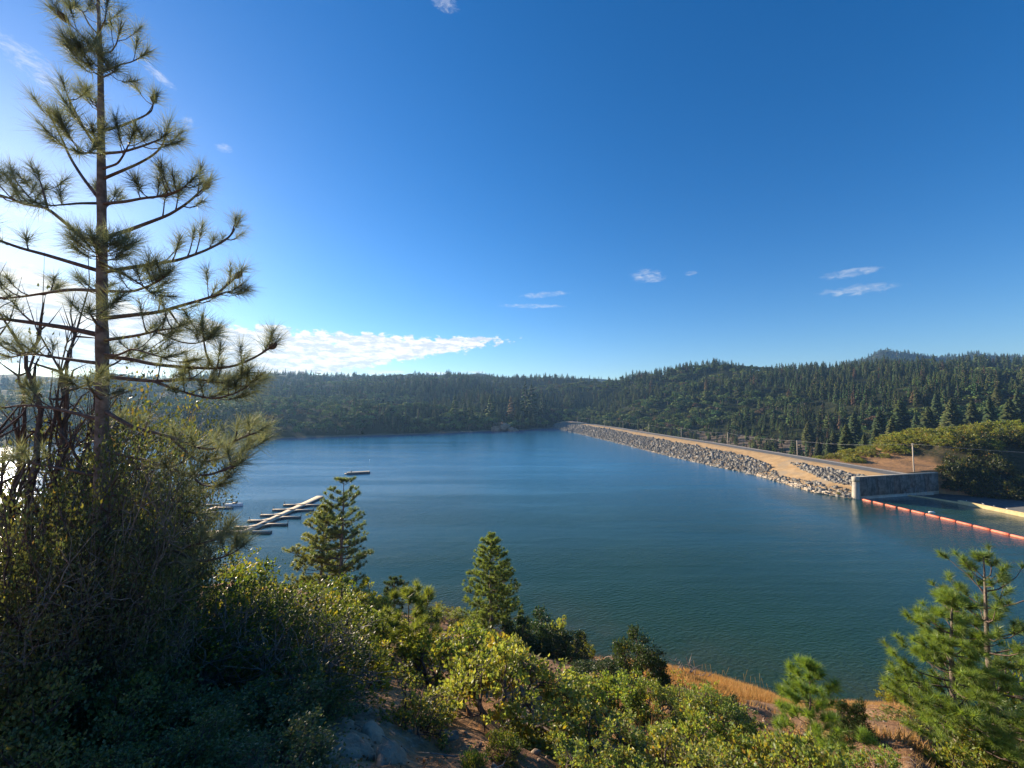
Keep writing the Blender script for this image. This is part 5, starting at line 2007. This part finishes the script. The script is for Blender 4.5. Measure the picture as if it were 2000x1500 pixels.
S_LIST = [
    # middle of the slope
    ('mz', 975, 1412, 1238, 285, 'large domed manzanita with pale leaves and a dark forked base on the open slope'),
    ('twiggy', 812, 1425, 1308, 150, 'small twiggy manzanita alone on the bare dirt left of the large domed manzanita'),
    ('mz2', 885, 1340, 1232, 210, 'bright bush just behind the large domed manzanita and right of the sapling pine'),
    ('lime', 700, 1345, 1232, 135, 'yellow green bush on the slope between the shaded thicket and the sapling pine'),
    ('lime', 745, 14.0, 1205, 150, 'yellow green bush just left behind the sapling pine'),
    ('lime', 832, 15.0, 1232, 90, 'small lime bush just right of the sapling pine trunk'),
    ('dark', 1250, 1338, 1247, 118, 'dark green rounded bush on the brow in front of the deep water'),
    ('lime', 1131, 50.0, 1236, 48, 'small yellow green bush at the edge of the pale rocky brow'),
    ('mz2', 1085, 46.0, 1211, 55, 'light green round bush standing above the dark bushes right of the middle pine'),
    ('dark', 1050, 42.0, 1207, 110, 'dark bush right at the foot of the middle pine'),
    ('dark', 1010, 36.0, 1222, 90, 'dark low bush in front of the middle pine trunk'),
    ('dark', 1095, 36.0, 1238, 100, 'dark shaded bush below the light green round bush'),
    ('mz2', 872, 55.0, 1190, 80, 'green bush on the reddish shore left of the middle pine'),
    ('mz2', 925, 40.0, 1212, 70, 'green bush touching the left foot of the middle pine'),
    ('dark', 840, 50.0, 1188, 46, 'small dark bush on the reddish shore'),
    ('lime', 715, 30.0, 1128, 75, 'golden bush right beside the twin pine trunks'),
    ('mz2', 660, 24.0, 1150, 110, 'olive bush in front of the twin pine trunks'),
    ('mz2', 730, 26.0, 1160, 100, 'olive bush between the twin pines and the small dark pine'),
    ('mz', 1130, 1385, 1312, 120, 'pale bush right beside the large domed manzanita'),
    ('dark', 1165, 1345, 1298, 130, 'low wide dark bush behind the pale bushes on the grassy slope'),
    ('mz2', 1205, 1402, 1325, 135, 'pale leafy bush in the row below the dark rounded bush, with bare stems showing'),
    ('mz', 1275, 1405, 1326, 130, 'pale leafy bush directly below the dark rounded bush'),
    ('twiggy', 1335, 1395, 1322, 90, 'thin leafy bush right below the dark rounded bush beside the golden grass'),
    ('mz', 1385, 1412, 1338, 130, 'pale grey green bush at the foot of the golden grass bank'),
    ('dark', 1425, 1420, 1365, 85, 'dark bush hugging the right side of the grey green bush by the grass bank'),
    ('dead', 1345, 1322, 1288, 70, 'small bare dead bush on the golden grass brow'),
    ('dark', 1668, 1448, 1364, 66, 'small dark green oak bush standing on the bare dirt right of the bushy young pine'),
    ('lime', 1735, 38.0, 1322, 66, 'yellow green bush on the rim of the dirt bank beside the right pines'),
    # low right foreground
    ('near', 1092, 6.2, 1440, 150, 'yellow tinged manzanita leftmost of the low foreground row'),
    ('near', 1180, 6.0, 1402, 200, 'manzanita with orange tinted leaves in front of the golden grass patch'),
    ('near2', 1275, 6.6, 1424, 160, 'foreground manzanita right of the orange tinted one'),
    ('near', 1365, 7.0, 1388, 170, 'tallest foreground manzanita, its yellow leaves below the grey green bush'),
    ('near2', 1445, 6.6, 1438, 150, 'foreground manzanita just left of the bushy young pine'),
    ('near', 1520, 6.6, 1428, 160, 'foreground manzanita at the lower left of the bushy young pine'),
    ('near2', 1605, 6.8, 1450, 150, 'foreground manzanita right below the bushy young pine'),
    ('near2', 1690, 7.4, 1462, 130, 'last low manzanita on the right before the two right pines'),
    ('near2', 1140, 4.9, 1462, 200, 'manzanita cut by the bottom edge below the orange tinted one'),
    ('near', 1330, 5.2, 1458, 230, 'manzanita cut by the bottom edge below the tallest foreground manzanita'),
    ('near', 1550, 5.6, 1470, 220, 'manzanita cut by the bottom edge under the bushy young pine'),
    ('near2', 1240, 4.9, 1475, 200, 'manzanita cut by the bottom edge between two other cut bushes'),
    ('near', 1445, 5.2, 1476, 200, 'manzanita cut by the bottom edge with the most yellow leaves'),
    ('spiky', 925, 1505, 1462, 50, 'small narrow leaved green bush on the dirt at the bottom edge'),
    ('spiky', 985, 1475, 1425, 70, 'small upright bush with narrow leaves beside the foreground row'),
    ('lime', 868, 1402, 1380, 40, 'tiny lime sprout beside the twiggy manzanita'),
    ('twiggy', 1790, 17.0, 1392, 170, 'twiggy brush under the left one of the two right pines'),
    ('mz2', 1880, 12.0, 1450, 190, 'leafy brush between the trunks of the two right pines'),
    ('twiggy', 1960, 14.0, 1385, 200, 'twiggy brush right of the two right pines'),
    ('mz2', 1990, 24.0, 1300, 170, 'green bush at the right edge behind the two right pines'),
    ('dark', 2010, 18.0, 1380, 170, 'dark brush at the right edge below the right pines'),
    # left, sunlit crowns above the shaded stems
    ('mid', 425, 11.0, 1094, 220, 'leafy bush with sunlit top under the pine branch tips, above the water'),
    ('mid', 530, 9.5, 1118, 180, 'sunlit bush in front of the long dock'),
    ('mid', 640, 10.5, 1155, 190, 'sunlit bush just below the twin pines'),
    ('mid', 600, 8.0, 1165, 210, 'green bush with many dark stems left below the twin pines'),
    ('mz', 690, 12.0, 1175, 150, 'sunlit bush at the right end of the shaded thicket'),
    ('mid', 480, 8.0, 1150, 190, 'half shaded bush under the leafy bush with sunlit top'),
    ('stems', 500, 7.0, 1112, 300, 'bush of long grey bare stems leaning right in front of the long dock'),
    ('stems', 590, 6.2, 1150, 330, 'bush of dense grey stems in the middle of the shaded thicket'),
    ('stems', 400, 6.0, 1130, 300, 'bush of crossing grey stems right below the tall pine branches'),
    ('stems', 612, 5.6, 1290, 170, 'low grey stemmed bush at the right edge of the shade'),
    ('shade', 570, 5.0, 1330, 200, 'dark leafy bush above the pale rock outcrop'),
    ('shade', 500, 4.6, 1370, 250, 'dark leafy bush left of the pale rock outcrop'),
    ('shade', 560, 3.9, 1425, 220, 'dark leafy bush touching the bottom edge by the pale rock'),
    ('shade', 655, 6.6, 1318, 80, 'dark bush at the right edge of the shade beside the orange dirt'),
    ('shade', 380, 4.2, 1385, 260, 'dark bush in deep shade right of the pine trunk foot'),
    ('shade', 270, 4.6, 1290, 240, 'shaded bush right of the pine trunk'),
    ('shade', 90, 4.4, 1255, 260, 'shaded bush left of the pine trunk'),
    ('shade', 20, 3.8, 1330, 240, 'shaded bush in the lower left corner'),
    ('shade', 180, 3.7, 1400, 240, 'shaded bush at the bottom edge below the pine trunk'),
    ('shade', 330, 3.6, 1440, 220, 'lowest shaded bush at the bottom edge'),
    # left, the tall thicket round the pine
    ('thicket', 30, 7.2, 742, 360, 'tall tangled thicket oak at the left edge behind the pine', 'oak_thicket', 'tree'),
    ('thicket2', 215, 7.8, 775, 250, 'tall tangled thicket oak just right behind the pine trunk', 'oak_thicket', 'tree'),
    ('thicket', 90, 6.3, 830, 330, 'leaning grey stemmed oak around the pine trunk', 'oak_thicket', 'tree'),
    ('thicket2', 318, 8.2, 885, 150, 'dark leafed oak at the right rim of the thicket over the water', 'oak_thicket', 'tree'),
    ('thicket', 190, 6.0, 905, 270, 'oak with long slanting grey limbs in front of the pine', 'oak_thicket', 'tree'),
    ('thicket2', 40, 5.4, 860, 330, 'oak at the left edge with branches in front of the pine trunk', 'oak_thicket', 'tree'),
    ('thicket', 10, 6.8, 990, 380, 'lower slanting oak at the left edge', 'oak_thicket', 'tree'),
    ('thicket2', 290, 6.2, 1010, 210, 'lower dark oak under the pine limbs', 'oak_thicket', 'tree'),
    ('thicket', 130, 5.0, 1040, 330, 'nearest grey limbed oak at the foot of the pine', 'oak_thicket', 'tree'),
    ('thicket2', 120, 8.6, 735, 330, 'tall oak of the thicket furthest behind the pine trunk', 'oak_thicket', 'tree'),
    ('thicket2', 285, 9.0, 800, 180, 'oak crown behind the long pine limbs, over the far shore', 'oak_thicket', 'tree'),
    ('thicket', 335, 8.6, 955, 140, 'dark leafy oak at the water side rim of the thicket beside the shorter dock', 'oak_thicket', 'tree'),
    ('thicket2', 165, 4.7, 985, 230, 'low oak hiding the foot of the tall pine', 'oak_thicket', 'tree'),
    ('thicket', 60, 4.4, 1030, 260, 'low slanting oak in front of the thicket at the left edge', 'oak_thicket', 'tree'),
    ('thicket2', 120, 4.9, 775, 260, 'tall leafy oak in front of the tall pine trunk', 'oak_thicket', 'tree'),
    ('thicket', 235, 5.0, 860, 230, 'slanting oak right in front of the tall pine trunk', 'oak_thicket', 'tree'),
    ('bare', 60, 6.6, 545, 220, 'bare forked tree at the left edge against the bright clouds', 'bare_tree', 'tree'),
    ('bare', 140, 7.4, 590, 170, 'thin bare branched tree just left of the pine trunk', 'bare_tree', 'tree'),
]
for e in S_LIST:
    shrub(*e)

# ------------------------------------------------------------------ pines of the slope
PRG = np.random.default_rng(5)


def slope_pine(seed, px, Y, top_py, rad_px, label, base_py=None, name='pine_tree', **kw):
    if base_py:
        x, y, z = on_ground(px, base_py)
    else:
        x, y, z = ground_at(px, Y)
    hgt = at(px, top_py, y)[2] - z
    o = thing(name, (x, y, z), label, 'pine tree')
    tr, br, cr = make_pine(seed, hgt, kw.pop('trunk_px', 6) * y / FOC / 2, kw.pop('crown_base', 0.25), rad_px * y / FOC, **kw)
    child('trunk', tr.data('trunk', M['bark'], True), o)
    for b in br:
        child('branch', b.data('branch', M['branch']), o)
    child('crown', cr.data('crown', M['needle_mid']), o)
    return o


slope_pine(601, 672, 30.0, 936, 62, 'taller dark right one of the twin pines standing above the long dock', trunk_px=9, crown_base=0.20, whorls=17, per=5, N=48, L=0.24, wd=0.0247, tint=(0.132, 0.174, 0.090), side=8, rise=0.30, power=0.55, density=0.92)
slope_pine(602, 636, 31.0, 988, 60, 'shorter olive left one of the twin pines above the long dock', trunk_px=7, crown_base=0.18, whorls=17, per=6, N=48, L=0.24, wd=0.0247, tint=(0.198, 0.217, 0.085), side=8, rise=0.30, power=0.6, density=0.92)
slope_pine(603, 962, 38.0, 1046, 56, 'full green middle pine standing alone against the lake', trunk_px=7, crown_base=0.12, whorls=20, per=7, N=54, L=0.28, wd=0.0290, tint=(0.180, 0.236, 0.076), side=8, rise=0.32, power=0.62, dead=2)
slope_pine(604, 984, 40.0, 1105, 44, 'shorter pine growing close behind the right side of the middle pine', trunk_px=5, crown_base=0.15, whorls=12, per=5, N=51, L=0.28, wd=0.0290, tint=(0.098, 0.133, 0.048), side=4, rise=0.3, power=0.6, dead=1)
slope_pine(605, 776, 46.0, 1130, 30, 'small dark pine at the shore left of the middle pine', trunk_px=4, crown_base=0.15, whorls=9, per=5, N=54, L=0.30, wd=0.0319, tint=(0.049, 0.077, 0.036), side=4, rise=0.35, power=0.45, dead=0)
slope_pine(606, 795, 12.0, 1165, 74, 'yellow green sapling pine with a thin dark trunk beside the twiggy manzanita', base_py=1312, trunk_px=7, crown_base=0.34, whorls=8, per=5, N=73, L=0.21, wd=0.0116, tint=(0.175, 0.210, 0.056), side=3, rise=0.45, power=0.5, dead=3, density=0.85)
slope_pine(607, 1562, 9.2, 1306, 92, 'bushy young pine low on the right in front of the grass bank', trunk_px=8, crown_base=0.12, whorls=9, per=5, N=80, L=0.19, wd=0.0087, tint=(0.173, 0.255, 0.058), side=4, rise=0.45, power=0.85, dead=2)
slope_pine(608, 1836, 13.0, 1168, 100, 'dense shorter left one of the two right pines', trunk_px=15, crown_base=0.22, whorls=14, per=6, N=83, L=0.26, wd=0.0130, tint=(0.182, 0.255, 0.065), side=5, rise=0.30, power=0.62, dead=8)
slope_pine(609, 1893, 14.0, 1083, 104, 'taller open right one of the two right pines, limbs curved', trunk_px=17, crown_base=0.25, whorls=13, per=5, N=89, L=0.27, wd=0.0130, tint=(0.155, 0.218, 0.073), side=4, rise=0.55, power=0.45, dead=10, density=0.72)
slope_pine(610, 2050, 15.0, 1210, 110, 'dark pine at the right edge, mostly out of frame', trunk_px=16, crown_base=0.1, whorls=13, per=6, N=80, L=0.26, wd=0.0145, tint=(0.077, 0.112, 0.042), side=5, rise=0.3, power=0.5, dead=2)

# ------------------------------------------------------------------ rocks, grass, litter
RKM = simple_material('slope_rock', (0.19, 0.135, 0.095), (0.37, 0.28, 0.20), 2.6, 0.9, 0.2, 0.8, 0.06, coord='world', c3=(0.30, 0.22, 0.15))


def rough_rock(rng, s):
    bm = __import__('bmesh').new()
    __import__('bmesh').ops.create_icosphere(bm, subdivisions=3, radius=1.0)
    V = np.array([v.co[:] for v in bm.verts])
    T = np.array([[v.index for v in f.verts] for f in bm.faces])
    bm.free()
    k = rng.uniform(0, 50)
    V = V * (1 + 0.28 * vnoise(V[:, 0] * 1.4 + k, V[:, 1] * 1.4 + V[:, 2] * 1.1, 7) + 0.12 * vnoise(V[:, 0] * 3.7 + k, V[:, 1] * 3.7 - V[:, 2] * 3, 8) + 0.05 * vnoise(V[:, 0] * 9 + k, V[:, 1] * 9 + V[:, 2] * 8, 9))[:, None]
    V = np.sign(V) * np.abs(V) ** 0.82
    return V * np.asarray(s), T


rrng = np.random.default_rng(66)
for k, (px, py, s, lab) in enumerate([
        (655, 1425, (0.26, 0.20, 0.10), 'pale weathered rock slab in the shade left of the twiggy manzanita'), (690, 1470, (0.28, 0.16, 0.08), 'low pale rock at the bottom edge in the shade'),
        (620, 1480, (0.20, 0.18, 0.09), 'pale rock half hidden by the dark bush at the bottom edge'), (730, 1440, (0.20, 0.13, 0.08), 'small grey rock right of the pale slabs'),
        (760, 1492, (0.22, 0.15, 0.08), 'flat grey rock at the bottom edge in the dirt'), (705, 1395, (0.16, 0.10, 0.07), 'small rock at the edge of the sunlit orange dirt'),
        (1012, 1415, (0.55, 0.40, 0.26), 'grey boulder in shadow at the foot of the large domed manzanita'), (880, 1440, (0.14, 0.10, 0.07), 'small tan stone on the sunlit dirt below the domed manzanita'),
        (845, 1412, (0.10, 0.08, 0.05), 'little stone beside the twiggy manzanita')]):
    x, y, z = on_ground(px, py)
    V, T = rough_rock(rrng, s)
    o = link('slope_rock', mesh('slope_rock', V, T, RKM, None, True))
    o.location = (x, y, z - s[2] * 0.25)
    o.rotation_euler = (rrng.normal() * 0.15 + 0.35, rrng.normal() * 0.15, rrng.uniform(0, 6.28))
    tag(o, lab, 'rock', 'rocks on the near slope')
for k, (px, Y, s, lab) in enumerate([(1140, 60, (2.2, 1.2, 0.9), 'pale rock ledge on the brow beside the small yellow green bush'), (1165, 58, (1.8, 1.0, 0.7), 'second pale rock along the brow'),
                                     (1192, 55, (1.5, 0.9, 0.8), 'pale rock on the brow touching the dark rounded bush'), (1112, 61, (1.3, 0.9, 0.6), 'grey rock at the left end of the brow ledge'),
                                     (905, 75, (1.6, 0.9, 0.5), 'dark flat rock at the waterline left of the middle pine'),
                                     (1690, 46, (1.0, 0.8, 0.5), 'pale rock on the rim of the dirt bank left of the right pines'), (1650, 45, (0.8, 0.6, 0.35), 'small pale rock on the rim of the dirt bank')]):
    x, y, z = ground_at(px, Y)
    V, T = rough_rock(rrng, s)
    o = link('slope_rock', mesh('slope_rock', V, T, RKM, None, True))
    o.location = (x, y, z + s[2] * 0.2)
    o.rotation_euler = (0.3, 0.1, rrng.uniform(0, 6.28))
    tag(o, lab, 'rock', 'rocks on the near slope')


def blades(xy, hgt, wd, tint, rng, lean=0.35):
    n = len(xy)
    z = zn(xy[:, 0], xy[:, 1])
    b = np.c_[xy, z - 0.02]
    a = rng.uniform(0, 6.28, n)
    s = np.c_[np.cos(a), np.sin(a), np.zeros(n)] * (wd * rng.uniform(0.6, 1.3, n))[:, None]
    t = b + np.c_[rng.normal(size=(n, 2)) * lean + np.array([0.15, -0.05]), np.ones(n)] * (hgt * rng.uniform(0.5, 1.25, n))[:, None]
    V = np.stack([b - s, b + s, t], 1).reshape(-1, 3)
    col = np.asarray(tint)[None] * rng.uniform(0.65, 1.25, (n, 1)) * np.concatenate([np.ones((n, 1)), rng.uniform(0.88, 1.08, (n, 1)), rng.uniform(0.75, 1.1, (n, 1))], 1)
    return V, np.arange(3 * n).reshape(-1, 3), np.repeat(col, 3, 0)


grg = np.random.default_rng(31)


def polar_pts(n, a0, a1, r0, r1, thresh, sc):
    a = np.radians(grg.uniform(a0, a1, n))
    r = np.sqrt(grg.uniform(r0 * r0, r1 * r1, n))
    x, y = r * np.sin(a), r * np.cos(a)
    ok = fbm(x * sc, y * sc, 55, 3) + grg.normal(size=n) * 0.12 > thresh
    return np.c_[x[ok], y[ok]]


mb = MB()
for (n, a0, a1, r0, r1, th, hg, wdm, tn) in [(42000, 15, 33.5, 24, 49, -0.55, 0.42, 0.020, (0.50, 0.30, 0.11)), (9000, 17, 33.5, 44, 50, -0.9, 0.5, 0.022, (0.55, 0.35, 0.14)), (46000, 32, 46, 18, 54, -0.60, 0.34, 0.018, (0.50, 0.32, 0.14)),
                                             (9000, 4, 20, 9, 24, 0.05, 0.30, 0.010, (0.50, 0.31, 0.13)), (6000, -24, 2, 6, 26, 0.35, 0.16, 0.006, (0.42, 0.27, 0.13)), (9000, 10, 50, 6, 20, 0.15, 0.22, 0.007, (0.45, 0.29, 0.13)),
                                             (6000, -14, 16, 30, 72, 0.1, 0.35, 0.02, (0.40, 0.22, 0.10))]:
    p = polar_pts(n, a0, a1, r0, r1, th, 0.12)
    mb.add(*blades(p, hg, wdm, tn, grg))
tag(mb.build('dry_grass', M['grass']), 'golden dry grass on the brow and dirt banks of the near slope', 'grass', kind='stuff')
# tall stalks standing on the brow
mb = MB()
for px in list(np.linspace(1350, 1480, 16)):
    x, y, z = ground_at(px + grg.normal() * 8, 41.0 + grg.normal())
    h_ = grg.uniform(0.9, 1.8)
    l_ = grg.normal() * 0.25
    mb.tube(np.array([[x, y, z - 0.1], [x + l_ * 0.4, y, z + h_ * 0.6], [x + l_, y, z + h_]]), np.array([0.016, 0.012, 0.02]), 4, (0.36, 0.27, 0.11))
tag(mb.build('grass_stalks', M['grass']), 'tall thin dry stalks standing on the golden brow above the water', 'grass', kind='stuff')

# fallen leaves, pebbles and sticks on the bare soil
p = polar_pts(26000, -40, 52, 3.0, 20, -0.2, 0.5)
n = len(p)
z = zn(p[:, 0], p[:, 1]) + 0.012
up_ = unit(np.c_[grg.normal(size=(n, 2)) * 1.2, np.ones(n) * 0.25])
V, T, Cc = leaves(grg, np.c_[p, z], up_ * 0.4, 0.045, (0.20, 0.115, 0.06), 0.4, 0.05, 0.1)
tag(link('fallen_leaves', mesh('fallen_leaves', V, T, M['grass'], Cc)), 'brown fallen leaves scattered over the bare soil', 'leaves', kind='stuff')
p = polar_pts(5200, -35, 50, 3.2, 26, -0.15, 0.4)
n = len(p)
sz = np.exp(grg.normal(-3.7, 0.55, n)).clip(0.008, 0.11)
shp = np.array([rock_shape(grg) for _ in range(10)])[grg.integers(0, 10, n)] * sz[:, None, None] * np.array([1, 1, 0.7])
Rm = rand_rot(grg, n)
V = np.einsum('nij,nkj->nki', Rm, shp) + np.c_[p, zn(p[:, 0], p[:, 1]) + sz * 0.2][:, None, :]
tag(link('pebbles', mesh('pebbles', V.reshape(-1, 3), (IT[None] + (np.arange(n) * 12)[:, None, None]).reshape(-1, 3), RKM)), 'loose stones and pebbles on the bare soil', 'pebbles', kind='stuff')
mb = MB()
p = polar_pts(420, -45, 45, 3.2, 16, -0.4, 0.5)
for x, y in p:
    a = grg.uniform(0, 6.28)
    L = grg.uniform(0.15, 0.8)
    e = np.array([x + math.cos(a) * L, y + math.sin(a) * L])
    m_ = (np.array([x, y]) + e) / 2 + grg.normal(size=2) * 0.05
    Q = np.array([[x, y], m_, e])
    mb.tube(np.c_[Q, zn(Q[:, 0], Q[:, 1]) + 0.02 + np.array([0, 0.03, 0.02])], np.array([0.009, 0.007, 0.004]), 4)
tag(mb.build('fallen_sticks', M['grey_twig']), 'dry grey sticks lying on the bare soil', 'sticks', kind='stuff')

# ------------------------------------------------------------------ the air
hz = MB()
hz.box((100, 1200, 205), (7600, 5000, 446))
m, nt, o_ = new_mat('haze_air')
pv = nt.n('ShaderNodeVolumePrincipled')
pv.inputs['Color'].default_value = (0.32, 0.60, 1.0, 1)
pv.inputs['Density'].default_value = 0.00011
pv.inputs['Anisotropy'].default_value = 0.3
nt.t.links.new(pv.outputs[0], o_.inputs['Volume'])
tag(hz.build('haze', m), kind='stuff')
